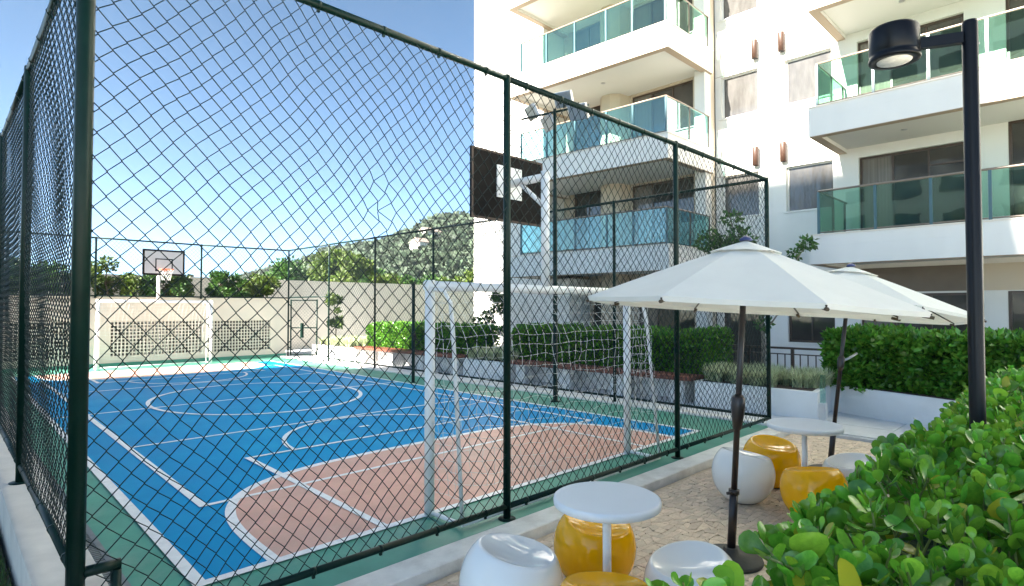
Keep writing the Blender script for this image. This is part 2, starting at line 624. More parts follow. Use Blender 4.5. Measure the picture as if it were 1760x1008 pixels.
line(CL, NB - .04, CL, FB + .04, 0.085, 'side_line')
line(CR, NB - .04, CR, FB + .04, 0.075, 'side_line')
line(CL, NB, CR, NB, 0.075, 'base_line')
line(CL, FB, CR, FB, 0.075, 'base_line')
line(CL + .04, HL, CR - .04, HL, 0.06, 'halfway_line')
line(1.80, 5.90, 1.80, mv(5.90), 0.075, 'volleyball_side_line')
line(7.68, 5.90, 7.68, mv(5.90), 0.06, 'volleyball_side_line')
for vv in (5.92, 9.05, mv(9.05), mv(5.92)):
    line(1.80, vv, 7.68, vv, 0.055, 'volleyball_line')
for f_ in (lambda v: v, mv):
    line(2.74, f_(NB), 2.74, f_(7.42), 0.07, 'free_throw_lane_line')
    line(6.76, f_(NB), 6.76, f_(7.42), 0.06, 'free_throw_lane_line')
    line(2.70, f_(7.40), 6.80, f_(7.40), 0.055, 'free_throw_line')
    arc = []
    for i in range(33):
        t = math.pi * i / 32
        q = f_(7.40 + 1.55 * math.sin(t))
        arc.append((SK(CC - 1.42 * math.cos(t), q), q))
    ZL[0] += .0004
    ribbon('free_throw_arc', arc, 0.06, ZL[0])
    q = f_(8.1)
    line(CC - .08, q, CC + .08, q, 0.07, 'penalty_mark')
cir = [(SK(CC + .03 + 1.98 * math.cos(2 * math.pi * i / 72), HL + .05 + 2.28 * math.sin(2 * math.pi * i / 72)), HL + .05 + 2.28 * math.sin(2 * math.pi * i / 72)) for i in range(73)]
ZL[0] += .0004
ribbon('centre_circle', cir, 0.075, ZL[0])

# drain along the left side of the court
dr = MB()
dr.box((0.76, 3.75, 0.001), (0.80, 21.9, 0.012))
dr.box((0.93, 3.75, 0.001), (0.97, 21.9, 0.012))
yy = 3.76
while yy < 21.9:
    dr.box((0.801, yy, 0.002), (0.929, yy + 0.022, 0.010))
    yy += 0.042
dr.build('drain_grate', 'drain_metal', court, kind='stuff')

# --- kerb under the near fence
k = MB()
k.box((0.41, 3.36, -0.12), (9.62, 3.615, 0.014), 0.008)
tag(k.build('kerb', 'kerb_plaster', org=(5, 3.5, -.12)), kind='structure')
k = MB()
k.box((9.36, 3.63, -0.12), (9.62, 22.2, 0.028), 0.012)
tag(k.build('kerb', 'kerb_plaster', org=(9.5, 12, -.12)), kind='structure')

# --- patio of irregular split stones
PZ = -0.06
pat = MB()
pat.box((-1.5, -0.80, -0.15), (9.55, 3.335, PZ - 0.012))
patio = tag(pat.build('patio_pavement', 'grout'), kind='structure')


def patio_stones():
    cw, ch = 0.092, 0.055
    cells = []
    nx, ny = int(9.3 / cw), int(2.75 / ch)
    jit = RNG.uniform(-.46, .46, (nx + 2, ny + 2, 2))
    for j in range(ny):
        for i in range(nx):
            def P(a, b_):
                o = .5 * cw * (b_ % 2) * 0
                return np.array([0.4 + a * cw + jit[a, b_, 0] * cw + o, 0.58 + b_ * ch + jit[a, b_, 1] * ch])
            q = [P(i, j), P(i + 1, j), P(i + 1, j + 1), P(i, j + 1)]
            c = sum(q) / 4
            if c[0] > 9.47 or c[1] > 3.29:
                continue
            q = [c + (p - c) * (1 - 0.0016 / max(.02, np.linalg.norm(p - c))) for p in q]
            if RNG.random() < .5:        # knock one corner off: five-sided stone
                kx = int(RNG.integers(4))
                a_, b_, c_ = q[kx - 1], q[kx], q[(kx + 1) % 4]
                q = q[:kx] + [b_ + (a_ - b_) * .3, b_ + (c_ - b_) * .3] + q[kx + 1:]
            cells.append((c, q, PZ + RNG.uniform(-.0025, .003), RNG.uniform(-.012, .012, 2)))
    cells.sort(key=lambda s: (s[0][0]) ** 2 + (s[0][1]) ** 2)

    def stone_verts(s):
        c, q, z, tl = s
        n = len(q)
        top_in = [c + (p - c) * .90 for p in q]
        vs = [(p[0], p[1], PZ - .012) for p in q] + [(p[0], p[1], z - .0025) for p in q]
        vs += [(p[0], p[1], z + tl[0] * (p[0] - c[0]) + tl[1] * (p[1] - c[1])) for p in top_in]
        fs = []
        for k_ in range(2):
            for i in range(n):
                j = (i + 1) % n
                fs.append((k_ * n + i, k_ * n + j, k_ * n + n + j, k_ * n + n + i))
        fs.append(tuple(range(2 * n, 3 * n)))
        return vs, fs
    vis = [s for s in cells if s[0][0] * FX + s[0][1] * FY > 2.6 and s[0][1] > 1.0]
    near = vis[:300]
    ids = set(id(s) for s in near)
    for s in near:
        m = MB()
        vs, fs = stone_verts(s)
        og = Vector((s[0][0], s[0][1], PZ))
        m.add([Vector(p) - og for p in vs], fs)
        o = link('paving_stone', m.mesh('paving_stone'), 'stone_single', patio)
        o.location = og
    m = MB()
    for s in cells:
        if id(s) not in ids:
            m.add(*stone_verts(s))
    m.build('paving_stones', 'stone', patio, kind='stuff')


patio_stones()

# --- added pale terrace, outside the view, bouncing sunlight onto the patio
tp = MB()
tp.box((-20, -34, -0.15), (9.55, -0.81, PZ))
tag(tp.build('bounce_terrace', 'bounce_stone'), kind='structure')

# --- garden path beyond the far fence: concrete slabs
gp = MB()
gp.box((9.57, -2.99, -0.15), (15.9, 26.0, -0.03))
gp = tag(gp.build('garden_path', 'path_concrete'), kind='structure')
for i in range(20):
    for j in range(2):
        if i * 1.2 - 1.4 > 22:
            continue
        m = MB()
        x0 = 9.63 + j * 0.75
        m.box((x0, -1.4 + i * 1.2, -0.029), (x0 + 0.742, -1.4 + i * 1.2 + 1.192, -0.004 - (0.003 if (i + j) % 3 == 0 else 0)), 0.004)
        m.build('path_slab', 'path_concrete', gp)

# --- strip of lawn outside the left wall
lw = MB()
lw.box((-4.6, 2.0, -0.15), (0.395, 26, 0.06))
lawn = tag(lw.build('lawn', 'soil'), kind='structure')
nb = 16000
T = np.stack([RNG.uniform(-.6, .38, nb), RNG.uniform(2.6, 10.0, nb), np.full(nb, .055)], 1)
ax = np.stack([RNG.normal(0, .35, nb), RNG.normal(0, .35, nb), np.ones(nb)], 1)
tv = [(-.05, 0, 0), (.05, 0, 0), (.035, .6, .02), (-.035, .6, .02), (0, 1, .12)]
V, Q, Tr = scatter(tv, [(0, 1, 2, 3)], [(3, 2, 4)], frames(ax, RNG.uniform(0, 6.28, nb), RNG.uniform(.05, .10, nb)), T)
o = part_np('grass', V, Q, Tr, 'grass_blade', None, kind='stuff')
tag(o, 'dark green lawn grass at the foot of the low white wall', 'grass')

# ================================================================== OPPOSITE BUILDING (its shade lies over the court)
ob = thing('apartment_building', (-46, 8, 0), 'tall cream apartment block facing the court from behind the photographer', 'building')
m = MB()
m.box((-54, 6.8, -0.2), (-40, 21.0, 37.1))
m.build('wall', 'wall_white', ob)
m = MB()
m.box((-54, 3.1, -0.2), (-40.004, 6.797, 33.1))  # unseen wing, its height and end shaped to let sunlight past
m.build('unseen_lower_wing', 'wall_white', ob)
m = MB()
m.box((-54, 21.003, -0.2), (-40.008, 22.9, 27.5))  # unseen step added to the block to keep the far blue court shaded
m.build('shade_wing', 'wall_white', ob)
for fl in range(11):
    for vv in (3.8, 8, 12, 16.5):
        if fl == 10 and vv < 6:
            continue
        m = MB()
        z = 1.0 + fl * 2.95
        m.box((-40.03, vv, z), (-39.96, vv + 2.2, z + 1.45))
        w = m.build('window', 'frame_bronze', ob)
        m = MB()
        m.box((-39.965, vv + .08, z + .08), (-39.955, vv + 2.12, z + 1.37))
        m.build('pane', 'window_dark', w)

# ================================================================== FENCES
def chain_link(A, d, length, z0, z1, r=0.0034, fine=True, w=0.121, h=0.135, wob=0.010, sides=4, seed=0, scar=None):
    """Interlocking zigzag wires between A and A + d*length. Returns V, quads."""
    rng = np.random.default_rng(seed)
    A = np.asarray(A, float)
    d = np.asarray(d, float)
    d = d / np.linalg.norm(d)
    nrm = np.array([-d[1], d[0], 0.])
    nw = int(round(length / (w / 2)))
    hs = h / 2
    ns = int((z1 - z0) / hs) + 1
    if fine:
        tpar = np.sort(np.concatenate([np.arange(ns + 1), np.arange(ns) + .10, np.arange(ns) + .90]))
    else:
        tpar = np.arange(ns + 1).astype(float)
    zz = z0 + (z1 - z0) * tpar / ns
    tri = np.abs(((tpar) % 2) - 1)                                 # 0..1 zigzag
    tri = np.clip((tri - .5) * 1.05 + .5, -.02, 1.02)
    ph = rng.uniform(0, 6.28, 8)
    allV = []
    for i in range(nw):
        t = tri if i % 2 == 0 else 1 - tri
        x = (i + t * 1.06 - .03) * (w / 2)
        z = zz.copy()
        dx = wob * (np.sin(x * 2.3 + z * 1.9 + ph[0]) + .7 * np.sin(x * 5.1 - z * 4.3 + ph[1]) + .35 * np.sin(x * 11 + z * 9 + ph[2]))
        dz = wob * (np.sin(x * 1.9 - z * 2.7 + ph[3]) + .7 * np.sin(x * 4.3 + z * 5.3 + ph[4]) + .3 * np.sin(x * 13 - z * 7 + ph[5]))
        dn = wob * 1.3 * (np.sin(x * 2.1 + z * 2.3 + ph[6]) + .5 * np.sin(x * 4.9 - z * 3.1 + ph[7]))
        edge = np.clip(np.minimum(z - z0, z1 - z) / .25, 0, 1)
        dz = dz * edge
        if scar is not None:
            sx, sz = scar
            gx = np.exp(-((x - sx) / .10) ** 2 - ((z - sz) / .28) ** 2)
            dx = dx + gx * .045 * np.sin(z * 31)
        wv = (tri if i % 2 == 0 else 1 - tri)
        dn = dn + r * 1.1 * np.where(wv > .5, 1, -1)
        P = A[None, :] + d[None, :] * (x + dx)[:, None] + nrm[None, :] * dn[:, None]
        P[:, 2] = z + dz
        # rings follow the running direction in the fence plane
        tx = np.gradient(x + dx)
        tz = np.gradient(z + dz)
        ln = np.hypot(tx, tz)
        px, pz = tz / ln, -tx / ln
        side = d[None, :] * px[:, None]
        side[:, 2] = pz
        an = np.arange(sides) * 2 * np.pi / sides + np.pi / 4
        ring = P[:, None, :] + r * (np.cos(an)[None, :, None] * side[:, None, :] + np.sin(an)[None, :, None] * nrm[None, None, :])
        allV.append(ring.reshape(-1, 3))
    V = np.concatenate(allV)
    mpt = len(zz)
    i0 = np.arange(mpt - 1)[:, None] * sides + np.arange(sides)[None]
    i1 = np.arange(mpt - 1)[:, None] * sides + (np.arange(sides)[None] + 1) % sides
    Q = np.stack([i0, i1, i1 + sides, i0 + sides], -1).reshape(-1, 4)
    Q = (Q[None] + (np.arange(nw) * mpt * sides)[:, None, None]).reshape(-1, 4)
    return V, Q


def clamps(fence, A, B, z, r, n):
    A, B = Vector(A), Vector(B)
    d = (B - A).normalized()
    for i in range(n):
        p = A.lerp(B, (i + .5) / n)
        m = MB()
        m.tube([p - d * .012, p + d * .012], r + .004, 8)
        m.box((p.x - .009, p.y - .009, p.z - r - .02), (p.x + .009, p.y + .009, p.z - r + .004))
        m.build('clamp', 'fence_green', fence)


def fence(name, label, posts, ztop, zbot, rail_r, post_r, base, r=0.0034, fine=True, sides=4, seed=0, corner=(), skip_bottom=(), wob=.014, nclamp=0, scar=None, post_skip=()):
    f = thing(name, (posts[0][0], posts[0][1], 0), label, 'fence')
    for i, p in enumerate(posts):
        if i in post_skip:
            continue
        rr = 0.042 if i in corner else post_r
        zt = ztop(p) + rail_r + .004
        m = MB()
        m.lathe((p[0], p[1], 0), [(rr, base(p)), (rr, zt - .012), (rr * .8, zt), (0.001, zt + .004)], 14)
        po = m.build('post', 'fence_green', f)
        m = MB()
        m.lathe((p[0], p[1], base(p)), [(rr + .045, 0.0), (rr + .045, .008), (rr + .006, .012)], 14)
        m.build('base_flange', 'fence_green', po)
    for i in range(len(posts) - 1):
        a, b_ = Vector((*posts[i], ztop(posts[i]))), Vector((*posts[i + 1], ztop(posts[i + 1])))
        d = (b_ - a).normalized()
        m = MB()
        m.tube([a + d * post_r * .6, b_ - d * post_r * .6], rail_r, 12)
        m.build('top_rail', 'fence_green', f)
        if nclamp:
            clamps(f, a, b_, a.z, rail_r, nclamp)
        if i not in skip_bottom:
            za, zb = zbot(posts[i]), zbot(posts[i + 1])
            m = MB()
            m.tube([Vector((*posts[i], za)) + d * post_r * .6, Vector((*posts[i + 1], zb)) - d * post_r * .6], rail_r * .9, 12)
            m.build('bottom_rail', 'fence_green', f)
            if nclamp:
                clamps(f, Vector((*posts[i], za)), Vector((*posts[i + 1], zb)), za, rail_r * .9, nclamp)
        zb = zbot(posts[i]) if i not in skip_bottom else 2.25
        ln = (Vector(posts[i + 1]) - Vector(posts[i])).length
        sc = (scar[1], scar[2]) if scar and scar[0] == i else None
        V, Q = chain_link((*posts[i], 0), (d.x, d.y, 0), ln, zb, ztop(posts[i]), r, fine, sides=sides, seed=seed + i, wob=wob, scar=sc)
        part_np('wire_mesh', V, Q, None, 'wire_green', f, smooth=True, kind='stuff')
    return f


def ZT(p):
    return 3.92 + 0.008 * (p[1] - 3.7)


near_posts = [(0.54, 3.70), (3.62, 3.70), (6.58, 3.70), (9.44, 3.70)]
nf = fence('chain_link_fence', 'nearest green chain-link fence of the court, in front of the goal by the stools', near_posts,
           ZT, lambda p: 0.11, 0.028, 0.033, lambda p: 0.0, seed=10, corner=(0,), nclamp=6, scar=(0, 1.80, 2.55))
left_posts = [(0.54, 3.70)] + [(0.55 + .012 * i, 3.70 + 2.85 * i) for i in range(1, 7)] + [(0.70, 22.05)]
lf = fence('chain_link_fence', 'green chain-link fence on the low white wall along the left side', left_posts,
           ZT, lambda p: 0.50, 0.028, 0.036, lambda p: 0.36, r=0.0036, wob=.006, seed=30, nclamp=5, post_skip=(0,))
far_posts = [(9.44, 3.70), (SK(9.45, 6.68), 6.68), (SK(9.45, 9.66), 9.66), (SK(9.45, 12.62), 12.62), (SK(9.45, 15.6), 15.6), (SK(9.45, 18.6), 18.6), (SK(9.45, 21.9), 21.9)]
ff = fence('chain_link_fence', 'green chain-link fence between the court and the garden benches', far_posts,
           ZT, lambda p: 0.13, 0.026, 0.030, lambda p: 0.0, r=0.0034, fine=False, sides=3, seed=50, skip_bottom=(5,), post_skip=(0,))
end_posts = [(0.70, 22.05), (3.6, 22.12), (6.65, 22.12), (SK(9.45, 21.9), 21.9)]
ef = fence('chain_link_fence', 'green chain-link fence above the end wall behind the far goal', end_posts,
           lambda p: 4.06, lambda p: 2.24, 0.026, 0.030, lambda p: 2.17, r=0.0040, fine=False, sides=3, seed=70, post_skip=(0, 3))
# bracket at the foot of the near corner post
m = MB()
m.tube([(0.56, 3.70, 0.50), (0.735, 3.70, 0.50)], 0.028, 10)
m.build('bracket_rail', 'fence_green', nf)
m = MB()
m.tube([(0.715, 3.70, 0.475), (0.715, 3.70, 0.0)], 0.026, 10)
m.build('bracket_post', 'fence_green', nf)

# gate at the far corner
gt = thing('gate', (9.70, 21.75, 0), 'narrow green gate standing ajar at the far corner of the court', 'gate')
ga = Vector((9.70, 21.75))
gd = Vector((0.70, -0.72)).normalized()
m = MB()
for s in (0.02, 1.02):
    p = ga + gd * s
    m.tube([(p.x, p.y, .05), (p.x, p.y, 2.18)], .028, 10)
m.build('stile', 'fence_green', gt)
for z in (.08, 1.1, 2.15):
    p, q = ga + gd * .02, ga + gd * 1.02
    m = MB()
    m.tube([(p.x, p.y, z), (q.x, q.y, z)], .022, 8)
    m.build('gate_rail', 'fence_green', gt)
V, Q = chain_link((ga.x, ga.y, 0), (gd.x, gd.y, 0), 1.0, .1, 2.13, .003, False, sides=3, seed=90)
part_np('wire_mesh', V, Q, None, 'wire_green', gt, kind='stuff')
p = ga + gd * .45
m = MB()
m.box((p.x - .05, p.y - .05, .72), (p.x + .05, p.y + .05, 1.28), .01)
m.build('lock_box', 'fence_green', gt)
m = MB()
m.tube([(SK(9.45, 18.6), 18.6, 2.25), (SK(9.45, 21.9), 21.9, 2.25)], .024, 10)
m.build('gate_lintel', 'fence_green', ff)

# low white wall carrying the left fence
m = MB()
m.prism([(0.405, 3.48), (0.70, 3.48), (0.70, 3.62), (0.93, 22.1), (0.56, 22.1), (0.405, 3.7)], -0.12, 0.36)
lwall = m.build('low_wall', 'lowwall_plaster', org=(.55, 3.6, -.12))
tag(lwall, 'low white plastered wall under the left side fence', 'wall')

# ================================================================== GOALS WITH BASKETBALL BACKBOARDS
def cord_net(mb, P, r=0.0026):
    """P[i][j] grid of points; cords along both directions."""
    n, k_ = len(P), len(P[0])
    for i in range(n):
        mb.tube(P[i], r, 3, caps=False)
    for j in range(k_):
        mb.tube([P[i][j] for i in range(n)], r, 3, caps=False)


def make_goal(label):
    """Local frame: goal line along X centred on 0, the field towards +Y."""
    t = thing('goal', (0, 0, 0), label, 'goal')
    hw, H = 1.56, 2.06
    for s in (-1, 1):
        m = MB()
        m.tube([(s * hw, 0, 0.0), (s * hw, 0, H + .05)], 0.046, 16)
        m.build('goal_post', 'white_enamel', t, local=True)
        m = MB()
        m.tube([(s * hw, -.03, H - .03), (s * (hw - .02), -.18, H - .05), (s * (hw - .03), -.26, H - .16), (s * (hw - .02), -.30, H - .35),
                (s * (hw - .0), -.46, 0.06)], 0.018, 10)
        m.build('back_stay', 'white_enamel', t, local=True)
        m = MB()
        m.tube([(s * hw, -.03, 0.035), (s * hw, -.46, 0.035)], 0.02, 8)
        m.build('ground_bar', 'white_enamel', t, local=True)
    m = MB()
    m.tube([(-hw - .05, 0, H), (hw + .05, 0, H)], 0.045, 16)
    m.build('crossbar', 'white_enamel', t, local=True)
    m = MB()
    m.tube([(-hw, -.46, 0.035), (hw, -.46, 0.035)], 0.018, 8)
    m.build('ground_bar', 'white_enamel', t, local=True)
    # net: back sheet and two sides, sagging
    m = MB()
    rng = random.Random(3)
    nx, nz = 27, 17
    P = []
    for i in range(nx + 1):
        x = -hw + 2 * hw * i / nx
        row = []
        for j in range(nz + 1):
            t_ = j / nz
            z = H - .06 - t_ * (H - .40) - .12 * math.sin(math.pi * i / nx) * t_ ** 2
            y = -.03 - .30 * min(1, t_ * 4.5) - .10 * t_ + .05 * math.sin(i * 1.1 + j * .5) * t_
            row.append((x + rng.uniform(-.018, .018) + .04 * t_ * math.sin(i * .7), y + rng.uniform(-.02, .02), z + rng.uniform(-.014, .014)))
        P.append(row)
    cord_net(m, P)
    for s in (-1, 1):
        P = []
        for i in range(5):
            q = i / 4
            P.append([(s * (hw - .01) + rng.uniform(-.03, .03), -.03 - q * (.27 + .13 * j / nz), H - .06 - (j / nz) * (H - .30) + rng.uniform(-.02, .02)) for j in range(nz + 1)])
        cord_net(m, P)
    m.build('net', 'net_cord', t, local=True, kind='stuff')
    # basketball arm welded to the crossbar
    m = MB()
    m.tube([(0, 0, H + .04), (0, 0, 3.36)], 0.048, 14)
    m.build('hoop_pole', 'white_enamel', t, local=True)
    m = MB()
    m.tube([(0, -.04, 3.30), (0, .55, 3.30)], 0.045, 12)
    ar = m.build('hoop_arm', 'white_enamel', t, local=True)
    m = MB()
    m.tube([(0, .02, 2.98), (0, .38, 3.28)], 0.026, 10)
    m.build('arm_brace', 'white_enamel', ar, local=True)
    m = MB()
    m.box((-.20, .552, 3.13), (.20, .566, 3.50))
    pl = m.build('mounting_plate', 'white_enamel', t, local=True)
    for sx in (-.17, .17):
        for sz in (3.16, 3.47):
            m = MB()
            m.tube([(sx, .545, sz), (sx, .553, sz)], .011, 8)
            m.build('bolt', 'steel', pl, local=True)
    bw, z0, z1 = .575, 2.86, 3.645
    m = MB()
    m.box((-bw, .568, z0), (bw, .600, z1))
    bb = m.build('backboard', 'board_black', t, local=True)
    m = MB()
    for a, c in (((-bw, z0), (bw, z0 + .02)), ((-bw, z1 - .02), (bw, z1)), ((-bw, z0), (-bw + .02, z1)), ((bw - .02, z0), (bw, z1))):
        m.box((a[0] - .002, .560, a[1] - .002), (c[0] + .002, .5675, c[1] + .002))
    m.build('board_rim', 'board_edge', bb, local=True)
    m = MB()
    m.box((-bw + .055, .6005, z0 + .055), (bw - .055, .603, z1 - .055))
    m.build('board_face', 'board_grey', bb, local=True)
    m = MB()
    for a, c in (((-.24, z0 + .12), (.24, z0 + .155)), ((-.24, z0 + .48), (.24, z0 + .515)), ((-.24, z0 + .12), (-.205, z0 + .515)), ((.205, z0 + .12), (.24, z0 + .515))):
        m.box((a[0], .6035, a[1]), (c[0], .605, c[1]))
    m.build('target_square', 'black_paint', bb, local=True)
    m = MB()
    ring = [(.2 * math.cos(2 * math.pi * i / 24), .85 + .2 * math.sin(2 * math.pi * i / 24), z0 + .17) for i in range(25)]
    m.tube(ring, .011, 8, caps=False)
    m.box((-.05, .605, z0 + .12), (.05, .665, z0 + .18))
    hp = m.build('hoop', 'rim_orange', t, local=True)
    m = MB()
    for kk in range(12):
        for dr_ in (1, -1):
            pts = []
            for j in range(6):
                an = 2 * math.pi * (kk + dr_ * j * .5) / 12
                rr = .195 - .085 * (j / 5) ** .7
                pts.append((rr * math.cos(an), .85 + rr * math.sin(an), z0 + .16 - .32 * j / 5))
            m.tube(pts, .0032, 3, caps=False)
    m.build('hoop_net', 'net_cord', hp, local=True, kind='stuff')
    return t


goal1 = make_goal('white goal with net and a black backboard seen from behind, by the near fence')
goal1.location = (4.745, 4.25, 0.0)
goal2 = copy_tree(goal1)
goal2.location = (5.03, 20.85, 0.0)
goal2.rotation_euler = (0, 0, math.pi)
goal2['label'] = 'far white goal with a grey backboard and orange hoop in front of the end wall'
for g_ in (goal1, goal2):
    g_['group'] = 'goals with basketball hoops'

# volleyball posts
for i, (x, y, lab) in enumerate(((8.52, 12.05, 'dark green net post on the right edge of the blue court, near the benches'),
                                 (1.02, 12.0, 'dark green net post at the left edge of the court behind the left fence'))):
    t = thing('net_post', (x, y, 0), lab, 'post', 'volleyball net posts')
    m = MB()
    m.lathe((0, 0, 0), [(.075, 0.001), (.075, .012), (.042, .016), (.042, 2.44), (.038, 2.47), (.001, 2.475)], 14)
    m.build('pole', 'fence_green', t, local=True)
    m = MB()
    m.box((-.03, -.075, 1.05), (.03, -.043, 1.22), .006)
    m.tube([(0, -.075, 1.14), (0.10, -.09, 1.06)], .008, 6)
    m.build('winch', 'black_paint', t, local=True)
    m = MB()
    m.tube([(-.03, 0, 2.40), (.03, 0, 2.40)], .012, 8)
    m.build('hook_pin', 'fence_green', t, local=True)

# floodlight mast
fl_ = thing('floodlight_mast', (8.80, 7.62, 0), 'dark green mast with square floodlights rising beside the garden fence', 'floodlight')
m = MB()
m.lathe((8.80, 7.62, 0), [(.11, .001), (.11, .015), (.048, .02), (.044, 4.2), (.036, 4.25), (.034, 5.86), (.001, 5.87)], 14)
m.build('mast', 'fence_green', fl_)
m = MB()
m.tube([(8.66, 8.42, 5.80), (8.94, 6.88, 5.80)], .024, 8)
m.build('cross_arm', 'fence_green', fl_)
for (s, face) in ((-.50, 1), (-.12, -1), (.22, 1), (.52, -1)):
    c = Vector((8.80 - .14 * s * 1.2, 7.65 - s * 1.35, 5.98 if face > 0 else 5.62))
    rot = Euler((R(-30), 0, R(70 if s < 0 else 105)))
    m = MB()
    bm_ = MB()
    bm_.box((-.19, -.045, -.15), (.19, .045, .15), .015)
    m.add([c + (rot.to_matrix() @ Vector(p)) for p in bm_.v], bm_.f)
    h = m.build('lamp_housing', 'steel', fl_)
    m = MB()
    bm_ = MB()
    bm_.box((-.165, -.050, -.125), (.165, -.0455, .125))
    m.add([c + (rot.to_matrix() @ Vector(p)) for p in bm_.v], bm_.f)
    m.build('lamp_glass', 'board_grey', h)
    m = MB()
    m.tube([(c.x, c.y, c.z), (c.x, c.y, 5.80)], .014, 6)
    m.build('yoke', 'fence_green', h)

# ================================================================== END WALL, PERIMETER WALL
ew = thing('end_wall', (5, 22.3, 0), 'beige end wall with lattice vent panels behind the far goal', 'wall')


def wall_open(mb, plane, v0, v1, z0, z1, ops, depth, axis='u', sign=1):
    """Wall surface with real openings. axis 'u': plane at x=plane facing -x; 'v': plane at y=plane facing -y."""
    vs_ = sorted(set([v0, v1] + [o[0] for o in ops] + [o[1] for o in ops]))
    zs_ = sorted(set([z0, z1] + [o[2] for o in ops] + [o[3] for o in ops]))
    vs_ = [a for a in vs_ if v0 - 1e-6 <= a <= v1 + 1e-6]
    zs_ = [a for a in zs_ if z0 - 1e-6 <= a <= z1 + 1e-6]

    def pt(a, z, dd=0.0):
        return (plane + dd, a, z) if axis == 'u' else (a, plane + dd, z)

    def quad(p):
        mb.add(p if axis == 'u' else p[::-1], [(0, 1, 2, 3)])
    for i in range(len(vs_) - 1):
        for j in range(len(zs_) - 1):
            c = ((vs_[i] + vs_[i + 1]) / 2, (zs_[j] + zs_[j + 1]) / 2)
            if any(o[0] < c[0] < o[1] and o[2] < c[1] < o[3] for o in ops):
                continue
            quad([pt(vs_[i + 1], zs_[j]), pt(vs_[i], zs_[j]), pt(vs_[i], zs_[j + 1]), pt(vs_[i + 1], zs_[j + 1])])
    for (a, b_, c, d) in ops:
        quad([pt(a, c), pt(b_, c), pt(b_, c, depth), pt(a, c, depth)])
        quad([pt(b_, d), pt(a, d), pt(a, d, depth), pt(b_, d, depth)])
        quad([pt(a, d), pt(a, c), pt(a, c, depth), pt(a, d, depth)])
        quad([pt(b_, c), pt(b_, d), pt(b_, d, depth), pt(b_, c, depth)])
    # ends, top and back
    quad([pt(v0, z0), pt(v0, z0, depth), pt(v0, z1, depth), pt(v0, z1)])
    quad([pt(v1, z0, depth), pt(v1, z0), pt(v1, z1), pt(v1, z1, depth)])
    quad([pt(v0, z1), pt(v0, z1, depth), pt(v1, z1, depth), pt(v1, z1)][::-1])
    quad([pt(v0, z0, depth), pt(v1, z0, depth), pt(v1, z1, depth), pt(v0, z1, depth)])


panels = [(1.15, 3.35, .30, 1.42), (4.03, 6.72, .30, 1.42), (6.92, 9.12, .28, 1.40)]
m = MB()
wall_open(m, 22.2, 0.6, 9.72, 0.0, 2.18, panels, 0.22, 'v')
m.build('wall', 'endwall', ew)
m = MB()
m.box((0.6, 22.185, 2.181), (9.74, 22.46, 2.225), .006)
m.build('coping', 'endwall', ew)
m = MB()
m.box((0.6, 22.16, 0.001), (9.72, 22.197, 0.10))
m.build('green_skirting', 'court_green', ew)
for (a, b_, c, d) in panels:
    m = MB()
    n = int((b_ - a) / .102)
    for i in range(n + 1):
        x = a + (b_ - a) * i / n
        m.box((x - .016, 22.222, c), (x + .016, 22.28, d))
    nz_ = int((d - c) / .102)
    for i in range(nz_ + 1):
        z = c + (d - c) * i / nz_
        m.box((a, 22.226, z - .016), (b_, 22.276, z + .016))
    m.build('lattice_panel', 'lattice', ew, kind='stuff')
    m = MB()
    m.box((a + .002, 22.36, c + .002), (b_ - .002, 22.40, d - .002))
    m.build('vent_back', 'dark_void', ew)
# raised planting bed behind the end wall
m = MB()
m.box((-1.0, 22.47, -.15), (9.74, 24.6, 2.10))
tag(m.build('raised_bed', 'soil'), kind='structure')
m = MB()
m.box((-14, 26.0, -0.15), (30, 26.3, 3.06))
m.box((-14, 25.98, 3.061), (30, 26.32, 3.12))
pw = m.build('perimeter_wall', 'perimeter', org=(5, 26.1, 0))
tag(pw, 'long beige boundary wall behind the planting, topped by trees beyond', 'wall')

# ================================================================== APARTMENT BUILDING WITH BALCONIES
F = [0.2, 3.48, 6.38, 9.28, 12.18, 15.08]
ab = thing('apartment_building', (16, 6, 0), 'white apartment building with glazed balconies beyond the garden', 'building')
UW, UA, UT = 16.2, 15.9, 14.8               # main wall, recess of the left balconies, end tower
win_main, doors_r, doors_a = [], [], []
for k_ in range(1, 5):
    o = F[k_] - F[2]
    win_main += [(6.56, 7.62, 7.35 + o, 8.57 + o), (4.68, 5.83, 7.33 + o, 8.54 + o)]
    doors_r += [(1.98, 4.10, F[k_] + .02, F[k_] + 2.10), (-0.9, 1.27, F[k_] + .02, F[k_] + 2.38), (-4.2, -2.0, F[k_] + .02, F[k_] + 2.10)]
    doors_a += [(11.67, 12.93, F[k_] + .02, F[k_] + 2.38), (8.35, 10.52, F[k_] + .02, F[k_] + 2.30)]
win_g = [(4.68, 5.83, .95, 2.15), (6.45, 7.62, .25, 2.2)]
doors_rg = [(1.98, 4.10, .22, 2.20), (-.9, 1.33, .22, 2.22), (-4.2, -2.0, .22, 2.1)]
doors_ag = [(11.2, 12.1, .22, 2.25), (8.35, 10.3, .22, 2.3)]
m = MB()
wall_open(m, UW, -14, 4.60, -0.1, 18.0, doors_r + doors_rg, 0.24)
m.build('recessed_wall', 'wall_white', ab)
m = MB()
wall_open(m, UW - .004, 4.601, 7.80, -0.1, 18.0, win_main + win_g, 0.24)
m.build('main_wall', 'wall_white', ab)
m = MB()
wall_open(m, UA, 7.801, 13.34, -0.1, 18.0, doors_a + doors_ag, 0.24)
m.build('recessed_wall', 'wall_beige', ab)
m = MB()
m.box((UT, 13.35, -.1), (22, 16.95, 18.4))
m.build('tower_wall', 'wall_white', ab)
m = MB()
m.box((UT + .004, 12.2, -.1), (UA - .002, 13.348, 2.83))
m.build('ground_floor_wall', 'wall_white', ab)
m = MB()
m.box((UW + .26, -14, -.1), (22, 13.34, 18.2))
m.build('core', 'dark_void', ab)
m = MB()
